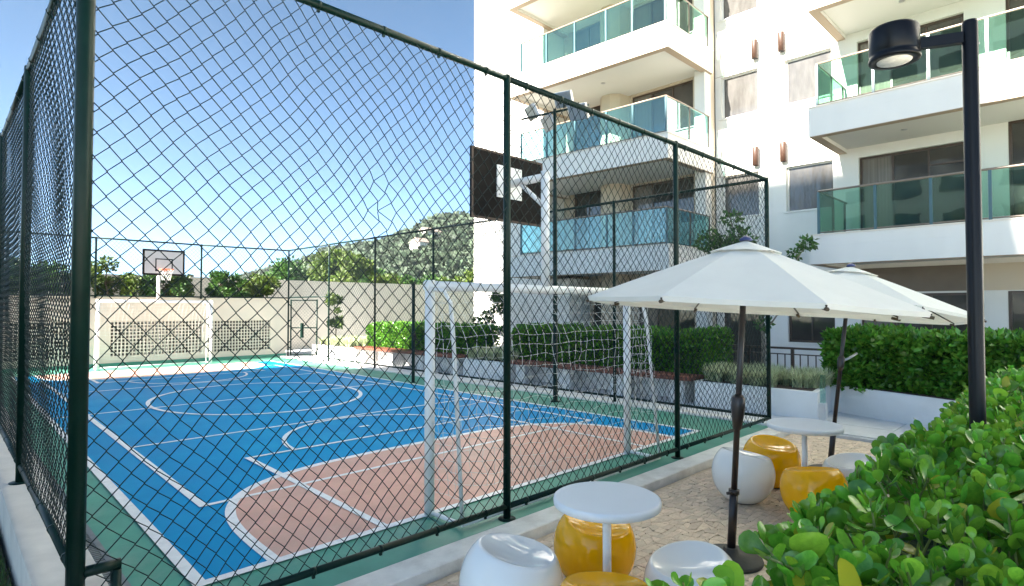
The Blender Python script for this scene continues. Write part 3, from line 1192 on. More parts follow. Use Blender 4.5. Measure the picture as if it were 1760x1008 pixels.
m.box((15.55, 7.80, -.1), (UA - .002, 8.12, 17.9))
m.build('pilaster', 'wall_white', ab)
for k_ in range(0, 5):
    m = MB()
    m.prism([(UA - .003, 10.60), (UA - .003, 11.50), (UA - .40, 11.44), (UA - .62, 11.2), (UA - .62, 10.9), (UA - .40, 10.66)], F[k_] if k_ else -.1, F[k_ + 1] - .52)
    m.build('column', 'wall_beige', ab)


def window(spec, plane, mull=1, pane='window_dark', frame='frame_bronze', fw=.055, transom=None, sill=False, curtain=False, depth=.10):
    a, b_, c, d = spec
    m = MB()
    x0, x1 = plane + depth, plane + depth + .05
    m.box((x0, a + .001, c + .001), (x1, a + fw, d - .001))
    m.box((x0, b_ - fw, c + .001), (x1, b_ - .001, d - .001))
    m.box((x0, a + fw, c + .001), (x1, b_ - fw, c + fw))
    m.box((x0, a + fw, d - fw), (x1, b_ - fw, d - .001))
    w = m.build('window', frame, ab)
    n = mull + 1
    for i in range(1, n):
        q = a + (b_ - a) * i / n
        m = MB()
        t_ = fw * (.62 if i % 2 else .9)
        m.box((x0 - .006, q - t_ / 2, c + fw), (x1 - .004, q + t_ / 2, d - fw))
        m.build('mullion', frame, w)
    if transom:
        m = MB()
        m.box((x0 - .003, a + fw, d - transom - .02), (x1 - .007, a + (b_ - a) / n, d - transom + .02))
        m.build('transom', frame, w)
    for i in range(n):
        p0 = a + fw + (b_ - a - 2 * fw) * i / n
        p1 = a + fw + (b_ - a - 2 * fw) * (i + 1) / n
        m = MB()
        m.box((x0 + .018, p0 + .003, c + fw), (x0 + .026, p1 - .003, d - fw))
        m.build('pane', 'window_curtain' if (pane == 'window_dark' and n == 3 and (i + int(a * 7)) % 3 == 0) else pane, w)
    if sill:
        m = MB()
        m.box((plane - .05, a - .06, c - .035), (plane + .09, b_ + .06, c - .001))
        m.build('sill', 'wall_white', w)
    return w


for s in win_main:
    window(s, UW, mull=0, pane='window_film', frame='wall_white', fw=.035, sill=True, depth=.12)
window(win_g[0], UW, mull=1, sill=True)
window(win_g[1], UW, mull=1)
for i, s in enumerate(doors_r + doors_rg):
    window(s, UW, mull=2, transom=.42)
for s in doors_a + doors_ag:
    window(s, UA, mull=1 if s[1] - s[0] < 1.5 else 2)


def balcony(name_poly, F_, front, ends, posts_v, glass, left_ret, right_ret, soffit=True, back=None):
    """front: function v -> u of the front edge; ends (v0,v1) with v0 < v1."""
    v0, v1 = ends
    zt, zb = F_, F_ - .65
    ub = back
    wbeam = .20
    m = MB()
    m.prism([(front(v0), v0), (ub, v0), (ub, v1), (front(v1), v1)], zt - .22, zt)
    bal = m.build('balcony', 'wall_white', ab)
    m = MB()                                                   # upstand/edge beam, front and sides
    m.prism([(front(v0), v0), (front(v0) + wbeam, v0 + .0), (front(v1) + wbeam, v1), (front(v1), v1)], zb + .012, zt - .221)
    m.build('edge_beam', 'wall_white', bal)
    for (a, b_) in ((v0, v0 + wbeam), (v1 - wbeam, v1)):
        m = MB()
        m.prism([(front(a) + wbeam + .001, a), (ub, a), (ub, b_), (front(b_) + wbeam + .001, b_)], zb + .012, zt - .221)
        m.build('edge_beam', 'wall_white', bal)
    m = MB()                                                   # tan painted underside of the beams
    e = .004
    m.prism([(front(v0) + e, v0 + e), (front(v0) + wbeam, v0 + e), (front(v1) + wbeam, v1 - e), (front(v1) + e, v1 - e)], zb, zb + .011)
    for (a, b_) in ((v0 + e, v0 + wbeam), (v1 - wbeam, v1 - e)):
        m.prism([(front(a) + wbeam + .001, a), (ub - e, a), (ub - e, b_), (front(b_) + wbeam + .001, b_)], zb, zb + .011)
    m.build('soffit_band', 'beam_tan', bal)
    m = MB()
    m.prism([(front(v0) + wbeam + .002, v0 + wbeam + .001), (ub - .002, v0 + wbeam + .001), (ub - .002, v1 - wbeam - .001), (front(v1) + wbeam + .002, v1 - wbeam - .001)], zb + .10, zb + .13)
    ce = m.build('ceiling', 'ceiling_white', bal)
    vm = (v0 + v1) / 2
    for vv in ((vm,) if v1 - v0 < 8 else (v1 - 1.6, v1 - 4.2)):
        m = MB()
        m.lathe((front(vv) + 1.2, vv, zb + .085), [(.06, 0), (.065, .006), (.065, .0145)], 16)
        m.build('downlight', 'steel', ce)
    m = MB()  # unseen dark plate added to cut light bounced up to the soffits
    m.prism([(front(v0) + .125, v0 + .125), (ub - .002, v0 + .125), (ub - .002, v1 - .125), (front(v1) + .125, v1 - .125)], zt + .0005, zt + .012)
    m.build('bounce_cut_plate', 'bounce_cut_dark', bal)
    m = MB()                                                   # coping
    m.prism([(front(v0) - .02, v0 - .02), (front(v0) + .12, v0 - .02), (front(v1) + .12, v1), (front(v1) - .02, v1)], zt + .001, zt + .035)
    m.prism([(front(v0) + .121, v0 - .02), (ub, v0 - .02), (ub, v0 + .12), (front(v0) + .121, v0 + .12)] if left_ret == 'low' else
            [(front(v1) + .121, v1 - .12), (ub, v1 - .12), (ub, v1 + .02), (front(v1) + .121, v1 + .02)], zt + .001, zt + .035)
    m.build('coping', 'coping', bal)
    # railing
    zr = zt + 1.0
    rl = MB()
    pf = [(front(v) + .05, v) for v in posts_v]
    rl.tube([(p[0], p[1], zr) for p in pf], .024, 8)
    if left_ret == 'low':
        rl.tube([(front(posts_v[0]) + .05, posts_v[0], zr), (ub - .1, posts_v[0], zr)], .022, 8)
    else:
        rl.tube([(front(posts_v[-1]) + .05, posts_v[-1], zr), (ub - .003, posts_v[-1], zr)], .022, 8)
    rl.tube([(p[0], p[1], zt + .07) for p in pf], .016, 6)
    rl.build('handrail', 'rail_bronze', bal)
    for p in pf:
        m = MB()
        m.box((p[0] - .016, p[1] - .026, zt + .036), (p[0] + .030, p[1] + .026, zr - .02))
        m.build('baluster', 'post_teal', bal)
    for i in range(len(pf) - 1):
        a, b_ = Vector(pf[i]), Vector(pf[i + 1])
        d = (b_ - a).normalized()
        n_ = Vector((-d.y, d.x)) * .004
        a, b_ = a + d * .03, b_ - d * .03
        m = MB()
        m.prism([a - n_, b_ - n_, b_ + n_, a + n_], zt + .09, zr - .026)
        m.build('glass_panel', glass, bal)
    # return along the free end
    vr = posts_v[0] if left_ret == 'low' else posts_v[-1]
    us = [front(vr) + .05, (front(vr) + ub) / 2, ub - .16]
    for u_ in us[1:]:
        m = MB()
        m.box((u_ - .026, vr - .018, zt + .036), (u_ + .026, vr + .018, zr - .02))
        m.build('baluster', 'frame_bronze', bal)
    for i in range(2):
        m = MB()
        m.box((us[i] + .035, vr - .004, zt + .09), (us[i + 1] - .03, vr + .004, zr - .026))
        m.build('glass_panel', glass, bal)
    return bal


def front_a(v):
    return 13.36 + (13.07 - 13.36) * (v - 7.72) / (13.33 - 7.72)


for k_ in (1, 2, 3, 4):
    balcony('a', F[k_], front_a, (7.72, 13.33), (7.80, 8.78, 9.62, 10.70, 11.76, 12.80), 'glass_blue' if k_ < 3 else 'glass_green', 'low', None, back=UA - .003)
    balcony('r', F[k_], lambda v: 14.05, (-8.0, 4.55), (-7.2, -5.2, -3.4, -1.6, .10, 1.38, 2.30, 3.27, 4.38), 'glass_green', 'high', None, back=UW - .003)
m = MB()
m.box((13.0, -14, 18.001), (22.2, 17.0, 18.25))
m.build('roof_slab', 'wall_white', ab)

for z in (5.66, 8.60, 11.50):
    m = MB()
    m.box((UW - .0065, 4.61, z), (UW - .0035, 7.79, z + .012))
    m.build('render_joint', 'beam_tan', ab)

for (v0_, v1_, mm) in ((1.90, 4.58, 'fascia_shade_brown'), (-6.0, 1.88, 'wall_beige')):  # brown panel colour also holds painted shade from the slab above
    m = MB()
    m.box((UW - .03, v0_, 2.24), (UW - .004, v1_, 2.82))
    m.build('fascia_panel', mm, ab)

# copper-coloured wall lamps on the main wall
for (v, z, lab) in ((6.60, 9.06, 'copper tube wall lamp, upper left of the four on the white facade'), (5.88, 9.04, 'copper tube wall lamp, upper right of the four on the white facade'),
                    (6.60, 6.06, 'copper tube wall lamp, lower left of the four on the white facade'), (5.86, 6.04, 'copper tube wall lamp, lower right of the four on the white facade')):
    t = thing('wall_lamp', (16.10, v, z - .26), lab, 'lamp', 'wall lamps on the facade')
    m = MB()
    m.lathe((0, 0, 0), [(.070, 0), (.085, 0), (.085, .50), (.08, .52), (.001, .522)], 20)
    m.build('shade', 'copper', t, local=True)
    m = MB()
    m.box((.04, -.05, .12), (.092, .05, .40))
    m.build('bracket', 'frame_bronze', t, local=True)
    m = MB()
    m.lathe((0, 0, 0), [(.001, -.012), (.06, -.010), (.068, -.001)], 16)
    m.build('lens', 'lamp_black', t, local=True)

# ================================================================== GARDEN: planters, benches, railing
def planter(poly, h, label, wall_t=.12):
    c = sum((Vector(p) for p in poly), Vector((0, 0))) / len(poly)
    t = thing('planter', (c.x, c.y, -.03), label, 'planter')
    m = MB()
    m.prism(poly, -.05, h)
    m.build('planter_wall', 'white_plaster', t)
    ins = [c + (Vector(p) - c) * .9 for p in poly]
    m = MB()
    m.prism(ins, h + .0005, h + .012)
    m.build('soil', 'soil', t)
    return t


planter([(10.45, 3.30), (12.6, 3.60), (12.6, 5.50), (10.45, 5.50)], .45, 'white planter box with pale variegated grass beside the court corner')
planter([(10.45, 10.62), (12.6, 10.62), (12.6, 12.42), (10.45, 12.42)], .45, 'white planter between the two wooden garden benches')
planter([(10.45, 18.2), (12.6, 18.2), (12.6, 21.5), (10.45, 21.5)], .45, 'sunlit white planter box at the far end of the garden')
planter([(11.78, 3.55), (10.97, 1.52), (10.35, 0.0), (9.9, -1.4), (11.6, -2.0), (13.2, 3.3)], .45, 'long white planter wall below the leafy hedge on the right')
planter([(10.95, 5.51), (12.6, 5.51), (12.6, 10.61), (10.95, 10.61)], .40, 'low white planter wall behind the nearer dark wooden bench')
planter([(10.95, 12.43), (12.6, 12.43), (12.6, 18.19), (10.95, 18.19)], .40, 'low white planter wall behind the farther reddish wooden bench')


def bench(v0, v1, label):
    t = thing('bench', (10.6, (v0 + v1) / 2, 0), label, 'bench', 'wooden garden benches')
    for i in range(3):
        m = MB()
        x0 = 10.32 + i * .205
        m.box((x0, v0, .445), (x0 + .198, v1, .525), .008)
        m.build('seat_plank', 'bench_wood', t)
    n = 4
    for i in range(n):
        y = v0 + .35 + (v1 - v0 - .7) * i / (n - 1)
        m = MB()
        m.box((10.46, y - .16, -.03), (10.90, y + .16, .444), .015)
        m.build('support_block', 'kerb_plaster', t)


bench(5.54, 10.58, 'dark wooden garden bench beyond the goal, nearer of the two')
bench(12.46, 18.1, 'reddish wooden garden bench, farther of the two, its far end in the sun')

rl = thing('railing', (13.0, 5.5, 0), 'dark brown metal railing in front of the ground floor windows', 'railing')
for z, h in ((1.02, .045), (.98 - .10, .022), (.12, .03)):
    m = MB()
    m.box((12.97, 1.8, z - h), (13.03, 13.3, z))
    m.build('rail', 'frame_bronze', rl)
y = 1.8
i = 0
while y < 13.3:
    m = MB()
    if i % 6 == 0:
        m.box((12.972, y - .03, -.03), (13.028, y + .03, .974))
        m.build('railing_post', 'frame_bronze', rl)
    else:
        m.box((12.99, y - .01, .121), (13.01, y + .01, .857))
        m.build('bar', 'frame_bronze', rl)
    y += .155
    i += 1

gs = thing('glass_panel_stand', (9.98, 3.08, -.03), 'small upright glass strip on a grey base beside the white planter', 'glass panel')
m = MB()
m.box((9.93, 3.02, -.03), (10.03, 3.13, .36), .008)
m.build('base', 'path_concrete', gs)
m = MB()
m.box((9.972, 3.035, .361), (9.988, 3.115, .80))
m.build('glass', 'glass_clear', gs)

# ================================================================== PLANTS
LEAF_SIMPLE = ([(0, 0, 0), (.30, .45, .06), (0, .5, -.04), (-.30, .45, .06), (0, 1, .02)], [(0, 1, 4, 2), (0, 2, 4, 3)])


def leaf_mesh(k=1.0, tip=0.0):
    rows = [(0, .03 * k), (.16, (.10 + tip) * k), (.38, (.24 + tip) * k), (.62, (.335 - tip * .3) * k), (.82, (.315 - tip) * k), (.94, (.19 - tip) * k), (1.0, .03)]
    vs, fs = [], []
    for (t, w) in rows:
        zc = -.10 * math.sin(t * math.pi * .9) + .10 * t * t
        vs += [(-w, t, zc + .09 * w / .33), (0, t, zc), (w, t, zc + .09 * w / .33)]
    for i in range(len(rows) - 1):
        a = i * 3
        fs += [(a, a + 1, a + 4, a + 3), (a + 1, a + 2, a + 5, a + 4)]
    return np.array(vs), np.array(fs)


LV, LF = leaf_mesh()
LEAVES = [LV, leaf_mesh(.82, .03)[0], leaf_mesh(1.12, -.01)[0]]


def box_leaves(x0, x1, y0, y1, z0, z1, n, size, thick=.16, seed=0, sides=('x0', 'y0', 'top', 'y1'), rag=.06):
    """Leaves spread through the outer shell of a clipped hedge."""
    rng = np.random.default_rng(seed)
    areas = {'x0': (y1 - y0) * (z1 - z0), 'x1': (y1 - y0) * (z1 - z0), 'y0': (x1 - x0) * (z1 - z0), 'y1': (x1 - x0) * (z1 - z0), 'top': (x1 - x0) * (y1 - y0)}
    tot = sum(areas[s] for s in sides)
    Ts, Ns = [], []
    for s in sides:
        k_ = int(n * areas[s] / tot)
        a, b_ = rng.random(k_), rng.random(k_)
        dp = rng.beta(1.2, 2.2, k_) * thick - rag * rng.random(k_) ** 3
        if s in ('x0', 'x1'):
            yv, zv = y0 + a * (y1 - y0), z0 + b_ * (z1 - z0)
            wav = .05 * np.sin(yv * 3.1 + zv * 2) + .03 * np.sin(yv * 8 + 1) + .02 * np.sin(zv * 9)
            xv = (x0 + dp + wav) if s == 'x0' else (x1 - dp - wav)
            nn = np.tile([(-1 if s == 'x0' else 1), 0, .35], (k_, 1))
        elif s in ('y0', 'y1'):
            xv, zv = x0 + a * (x1 - x0), z0 + b_ * (z1 - z0)
            wav = .05 * np.sin(xv * 3.1 + zv * 2) + .03 * np.sin(xv * 8 + 1)
            yv = (y0 + dp + wav) if s == 'y0' else (y1 - dp - wav)
            nn = np.tile([0, (-1 if s == 'y0' else 1), .35], (k_, 1))
        else:
            xv, yv = x0 + a * (x1 - x0), y0 + b_ * (y1 - y0)
            wav = .035 * np.sin(yv * 2.7 + xv) + .03 * np.sin(yv * 7.3 + 2 * xv) + .02 * np.sin(yv * 17)
            zv = z1 - dp + wav + .05 * rng.random(k_) ** 4
            nn = np.tile([0, 0, 1.], (k_, 1))
        Ts.append(np.stack([xv, yv, zv], 1))
        Ns.append(nn)
    T = np.concatenate(Ts)
    N_ = np.concatenate(Ns)
    ax = N_ + rng.normal(0, .75, T.shape)
    return scatter(LEAF_SIMPLE[0], LEAF_SIMPLE[1], None, frames(ax, rng.uniform(0, 6.28, len(T)), rng.uniform(.7, 1.25, len(T)) * size), T)


def hedge(x0, x1, y0, y1, z0, z1, n, size, label, seed, rot=0.0, pivot=None, m_='leaf_hedge', sides=('x0', 'y0', 'top', 'y1')):
    cx, cy = (x0 + x1) / 2, (y0 + y1) / 2
    t = thing('hedge', (0, 0, 0), label, 'hedge', 'clipped hedges')
    pv = pivot or (cx, cy)
    t.location = (pv[0], pv[1], 0)
    t.rotation_euler = (0, 0, rot)
    ORG[t.name] = Vector((pv[0], pv[1], 0))
    V, Q, _ = box_leaves(x0, x1, y0, y1, z0, z1, n, size, seed=seed, sides=sides)
    part_np('foliage', V, Q, None, m_, t, kind='stuff')
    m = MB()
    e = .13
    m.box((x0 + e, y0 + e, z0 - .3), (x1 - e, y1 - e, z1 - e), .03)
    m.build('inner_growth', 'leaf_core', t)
    for i in range(int((y1 - y0) / .5)):
        m = MB()
        yy_ = y0 + .3 + i * .5
        m.tube([(cx, yy_, z0 - .3), (cx + .05, yy_ + .03, z0 + .2)], .018, 6)
        m.build('stem', 'bark_dark', t)
    return t


hedge(11.0, 12.3, 5.6, 10.95, .42, 1.30, 26000, .085, 'long clipped dark green hedge behind the nearer wooden bench', 21)
hedge(11.0, 12.3, 12.9, 18.4, .42, 1.25, 20000, .085, 'clipped hedge behind the farther bench, its far end sunlit', 22)
hedge(11.72, 12.9, -2.6, 3.55, .42, 1.36, 26000, .125, 'broad-leaved hedge on the white planter wall, right of the black umbrella pole', 23, rot=-R(14), pivot=(11.9, 3.4))


def liriope(x0, x1, y0, y1, z, n, label, seed):
    rng = np.random.default_rng(seed)
    k_ = n
    # tufts
    nt = int((x1 - x0) * (y1 - y0) / .028)
    tc = np.stack([rng.uniform(x0, x1, nt), rng.uniform(y0, y1, nt)], 1)
    idx = rng.integers(0, nt, k_)
    base = tc[idx] + rng.normal(0, .025, (k_, 2))
    az = rng.uniform(0, 2 * np.pi, k_)
    L = rng.uniform(.22, .42, k_)
    lean = rng.uniform(.25, 1.0, k_)
    V = []
    w = .0065
    d = np.stack([np.cos(az), np.sin(az)], 1)
    s = np.stack([-np.sin(az), np.cos(az)], 1)
    for (t, wf) in ((0, 1), (.35, 1.1), (.7, .9), (1.0, .15)):
        r_ = L * lean * (t ** 1.5) * .75
        zz_ = z + L * (t - .42 * lean * t * t)
        c = np.stack([base[:, 0] + d[:, 0] * r_, base[:, 1] + d[:, 1] * r_, zz_], 1)
        off = np.stack([s[:, 0], s[:, 1], np.zeros(k_)], 1) * w * wf
        V += [c - off, c + off]
    V = np.stack(V, 1).reshape(-1, 3)
    q = np.array([(0, 1, 3, 2), (2, 3, 5, 4), (4, 5, 7, 6)])
    Q = (q[None] + (np.arange(k_) * 8)[:, None, None]).reshape(-1, 4)
    o = part_np('border_grass', V, Q, None, 'leaf_liriope', None, kind='stuff')
    tag(o, label, 'grass')


liriope(10.55, 11.7, 3.45, 5.45, .455, 9000, 'pale variegated grass tufts in the planter at the court corner', 31)
liriope(10.55, 12.2, 10.7, 12.4, .455, 7000, 'pale grass tufts in the planter between the benches', 32)
liriope(10.6, 12.3, 18.3, 21.3, .455, 7000, 'sunlit pale grass in the far planter by the boundary wall', 33)


def leaf_blob(centers, radii, n, size, seed, flat=.8):
    rng = np.random.default_rng(seed)
    C = np.asarray(centers, float)
    w = np.asarray(radii, float)
    idx = rng.choice(len(C), n, p=(w ** 2) / np.sum(w ** 2))
    dv = rng.normal(0, 1, (n, 3))
    dv /= np.linalg.norm(dv, axis=1, keepdims=True)
    rr = rng.random(n) ** .45
    T = C[idx] + dv * (rr * w[idx])[:, None] * np.array([1, 1, flat])
    ax = dv + rng.normal(0, .8, (n, 3))
    return scatter(LEAF_SIMPLE[0], LEAF_SIMPLE[1], None, frames(ax, rng.uniform(0, 6.28, n), rng.uniform(.7, 1.3, n) * size), T)


def tree(loc, h, cr, n, size, label, seed, name='tree', mat_='leaf_tree', trunk_r=.09, group=None, clumps=26, low=.45, bark='bark_dark', cat='tree'):
    rng = random.Random(seed)
    t = thing(name, loc, label, cat, group)
    x, y, z = loc
    cs, rs, br = [], [], []
    for i in range(clumps):
        a = rng.uniform(0, 6.283)
        q = rng.random()
        zz = h * (low + (1 - low) * q)
        rad = cr * math.sqrt(max(.05, 1 - ((q - .4) / .75) ** 2)) * rng.uniform(.3, 1.0)
        c = Vector((x + rad * math.cos(a), y + rad * math.sin(a), z + zz))
        cs.append(c)
        rs.append(cr * rng.uniform(.20, .40))
        br.append(c)
    V, Q, _ = leaf_blob([tuple(c) for c in cs], rs, n, size, seed)
    part_np('crown', V, Q, None, mat_, t, kind='stuff')
    m = MB()
    m.tube([(x, y, z - .2), (x + .05, y, z + h * .25), (x - .03, y + .05, z + h * .5), (x, y, z + h * .75)], [trunk_r, trunk_r * .8, trunk_r * .6, trunk_r * .25], 8)
    tr = m.build('trunk', bark, t)
    for c in br[::3]:
        m = MB()
        s = Vector((x, y, z + h * rng.uniform(.3, .6)))
        m.tube([s, s.lerp(c, .5) + Vector((0, 0, .04 * h)), c], [trunk_r * .4, trunk_r * .28, trunk_r * .12], 6)
        m.build('limb', bark, tr)
    return t


ordn = ['leftmost', 'second', 'third', 'fourth', 'fifth', 'sixth', 'seventh', 'eighth', 'ninth', 'tenth']
shrubs = [(1.1, 23.2, 1.05, .75), (2.1, 23.6, 1.2, .8), (3.0, 23.3, 1.0, .8), (4.05, 23.1, 1.25, .85), (5.15, 23.5, .75, .55), (5.75, 23.1, 1.0, .6), (6.25, 23.4, .9, .55), (7.6, 23.0, 1.05, .6), (8.35, 23.3, .7, .5), (9.1, 22.95, .95, .6)]
for i, (x, y, h, r_) in enumerate(shrubs):
    tree((x, y, 2.10), h, r_, 2600, .11, ('%s from the left of the leafy shrubs above the end wall' % ordn[i]).replace('leftmost from the left', 'leftmost'), 100 + i, 'shrub',
         'leaf_yellow' if i % 3 == 0 else 'leaf_tree', .03, 'shrubs above the end wall', 14, .12, cat='shrub')
m = MB()
# small ornamental plants against walls
tree((13.6, 14.6, 0), 2.3, .55, 2200, .10, 'dark small tree against the corner of the white building', 130, 'small_tree', 'leaf_tree', .04, None, 14, .35)
tree((12.0, 22.6, 0.4), 2.1, .5, 900, .13, 'yellowish slender shrub against the beige boundary wall', 131, 'shrub', 'leaf_yellow', .03, None, 9, .35, cat='shrub')

# sparse young tree by the fence corner
yt = thing('young_tree', (12.1, 4.85, .4), 'sparse young tree with pale trunk behind the fence corner and umbrella', 'tree')
m = MB()
m.tube([(12.1, 4.85, .3), (12.08, 4.83, 1.2), (12.12, 4.90, 1.9), (12.1, 5.05, 2.6), (12.0, 5.3, 3.3)], [.05, .045, .038, .03, .012], 8)
tr = m.build('trunk', 'bark', yt)
clus = []
for i, (pts, r_) in enumerate((([(12.11, 4.9, 1.95), (12.0, 5.5, 2.7), (12.0, 5.9, 3.35)], .03), ([(12.1, 5.0, 2.4), (12.0, 5.35, 3.2), (12.05, 5.5, 3.85)], .026),
                               ([(12.11, 4.88, 1.7), (12.05, 4.4, 2.4), (12.0, 3.95, 3.1)], .024), ([(12.1, 4.85, 1.3), (12.0, 4.5, 1.75), (11.95, 4.1, 1.95)], .02),
                               ([(12.1, 4.85, 1.4), (12.0, 5.05, 1.75), (11.95, 5.15, 1.9)], .016))):
    m = MB()
    m.tube(pts, r_, 6, r2=.008)
    m.build('branch', 'bark', tr)
cs = [(12.0, 5.95, 3.3), (12.0, 5.6, 3.2), (12.0, 5.3, 3.35), (12.05, 5.45, 3.75), (12.0, 5.75, 3.05), (12.0, 5.15, 3.2), (12, 5.5, 2.9),
      (12.0, 3.95, 3.1), (12.0, 4.2, 2.9), (12.0, 4.1, 3.0), (12.0, 4.35, 1.95), (12.0, 4.1, 1.95), (12, 4.65, 1.85), (11.95, 3.9, 1.9), (12.0, 4.8, 1.55)]
V, Q, _ = leaf_blob(cs, [.30, .26, .26, .22, .22, .2, .2, .16, .14, .12, .2, .22, .2, .15, .16], 1500, .10, 140)
part_np('crown', V, Q, None, 'leaf_tree', yt, kind='stuff')


def at_px(px, dist):
    """Ground point at a distance along the viewing direction of an image column."""
    a = math.atan((px - 880) / 1000.0)
    hx = FX * math.cos(a) + FY * math.sin(a)
    hy = FY * math.cos(a) - FX * math.sin(a)
    return hx * dist / math.cos(a), hy * dist / math.cos(a)


# trees beyond the boundary wall
bt = [(505, 42, 5.6, 2.6, 'leaf_tree'), (545, 46, 6.0, 2.6, 'leaf_yellow'), (592, 40, 6.2, 2.3, 'leaf_yellow'), (628, 52, 6.3, 2.4, 'leaf_tree'),
      (665, 46, 5.0, 2.0, 'leaf_yellow'), (715, 50, 5.0, 2.2, 'leaf_tree'), (760, 48, 4.6, 1.8, 'leaf_tree'), (808, 40, 5.2, 2.0, 'leaf_yellow'), (450, 55, 5.2, 2.6, 'leaf_tree'), (405, 60, 4.6, 2.2, 'leaf_tree')]
for i, (px, ds, h, r_, mm) in enumerate(sorted(bt)):
    x, y = at_px(px, ds)
    tree((x, y, -.1), h * .86, r_, 6000, .26, ('%s from the left of the trees just beyond the boundary wall' % ordn[i]).replace('leftmost from the left', 'leftmost'), 200 + i, 'tree', mm, .14, 'trees beyond the boundary wall', 30, .30)

# wooded hill
sky_px = [(-200, 505), (200, 500), (340, 486), (400, 470), (450, 458), (490, 448), (560, 432), (640, 415), (700, 394), (750, 376), (785, 370), (830, 372), (900, 380), (1000, 400), (1300, 450)]


def ridge(px):
    for a, b_ in zip(sky_px, sky_px[1:]):
        if a[0] <= px <= b_[0]:
            return a[1] + (b_[1] - a[1]) * (px - a[0]) / (b_[0] - a[0])
    return 500


def hill_z(px, d):
    top = (529.5 - ridge(px) - 26) / 1000.0
    D1 = 210 + (150 if px < 560 else 0) * min(1, max(0, (560 - px) / 120))
    zr = top * D1 + 1.86
    s = min(1, max(0, (d - 75) / (D1 - 75)))
    s = s * s * (3 - 2 * s) * .75 + .25 * s
    f = max(0, (d - D1) / 150)
    return -.2 + zr * s * (1 - f * f * .5) + 1.2 * noise2(px * .02, d * .02)


pxs = np.linspace(150, 1050, 60)
ds = np.linspace(70, 420, 36)
V = []
for d in ds:
    for p_ in pxs:
        x, y = at_px(p_, d)
        V.append((x, y, hill_z(p_, d)))
Q = []
for i in range(len(ds) - 1):
    for j in range(len(pxs) - 1):
        a = i * len(pxs) + j
        Q.append((a, a + 1, a + len(pxs) + 1, a + len(pxs)))
o = part_np('hillside', V, Q, None, 'earth', None, smooth=True, kind='structure')
rng = np.random.default_rng(55)
cn = 2800
tc_ = []
for i in range(cn):
    p_ = rng.uniform(280, 960)
    d = rng.uniform(80, 400) if p_ < 560 else rng.uniform(80, 250)
    x, y = at_px(p_, d)
    tc_.append((x, y, hill_z(p_, d)))
tc_ = np.array(tc_)
per = 84
rad = rng.uniform(1.6, 3.4, cn)
hh = rng.uniform(2.4, 4.6, cn)
dv = rng.normal(0, 1, (cn, per, 3))
dv /= np.linalg.norm(dv, axis=2, keepdims=True)
dv[:, :, 2] = np.abs(dv[:, :, 2]) * .9 - .15
lump = 1 + .3 * np.sin(dv[:, :, 0] * 5 + rad[:, None] * 9) * np.sin(dv[:, :, 1] * 6 + hh[:, None] * 7)
T = tc_[:, None, :] + dv * (rad[:, None] * lump * rng.uniform(.7, 1.05, (cn, per)))[:, :, None]
T[:, :, 2] += hh[:, None] * .75
T = T.reshape(-1, 3)
ax = rng.normal(0, 1, T.shape)
V, Q, _ = scatter([(-.5, -.4, 0), (.45, -.5, .1), (.5, .45, -.05), (-.4, .5, .12)], [(0, 1, 2, 3)], None, frames(ax, rng.uniform(0, 6.28, len(T)), np.repeat(rad, per) * rng.uniform(.20, .38, len(T))), T)
o = part_np('wooded_hill', V, Q, None, 'leaf_far', None, kind='stuff')
tag(o, 'dense wood covering the distant hill behind the court', 'woodland')
for i, (px, ds_, w_, zz, lab) in enumerate(((738, 150, 4.5, 8.2, 'small white house on the wooded hillside, higher of the two'), (722, 140, 3.2, 5.6, 'small white house on the wooded hillside, lower of the two'))):
    x, y = at_px(px, ds_)
    z0 = hill_z(px, ds_) + 2.2
    t = thing('hill_house', (x, y, z0), lab, 'house', 'houses on the hill')
    m = MB()
    m.box((x - w_ / 2, y - 2, z0 - 2.5), (x + w_ / 2, y + 2, z0 + 2.8))
    m.build('wall', 'wall_white', t)
    m = MB()
    m.add([(x - w_ / 2 - .3, y - 2.3, z0 + 2.81), (x + w_ / 2 + .3, y - 2.3, z0 + 2.81), (x + w_ / 2 + .3, y + 2.3, z0 + 2.81), (x - w_ / 2 - .3, y + 2.3, z0 + 2.81), (x - w_ / 2, y, z0 + 4.0), (x + w_ / 2, y, z0 + 4.0)],
          [(0, 1, 5, 4), (2, 3, 4, 5), (1, 2, 5), (3, 0, 4), (3, 2, 1, 0)])
    m.build('roof', 'roof_tile', t)
    for s in (-.25, .2):
        m = MB()
        m.box((x + s * w_ - .4, y - 2.03, z0 + .9), (x + s * w_ + .4, y - 1.99, z0 + 2.0))
        m.build('window', 'window_dark', t)

# ================================================================== FOREGROUND HEDGE
fh = thing('hedge', (4, 0.1, 0), 'glossy round-leaved hedge filling the lower right foreground', 'hedge')
HX0, HX1, HY0, HY1, HZ = 1.50, 8.6, -0.75, 0.71, 1.262


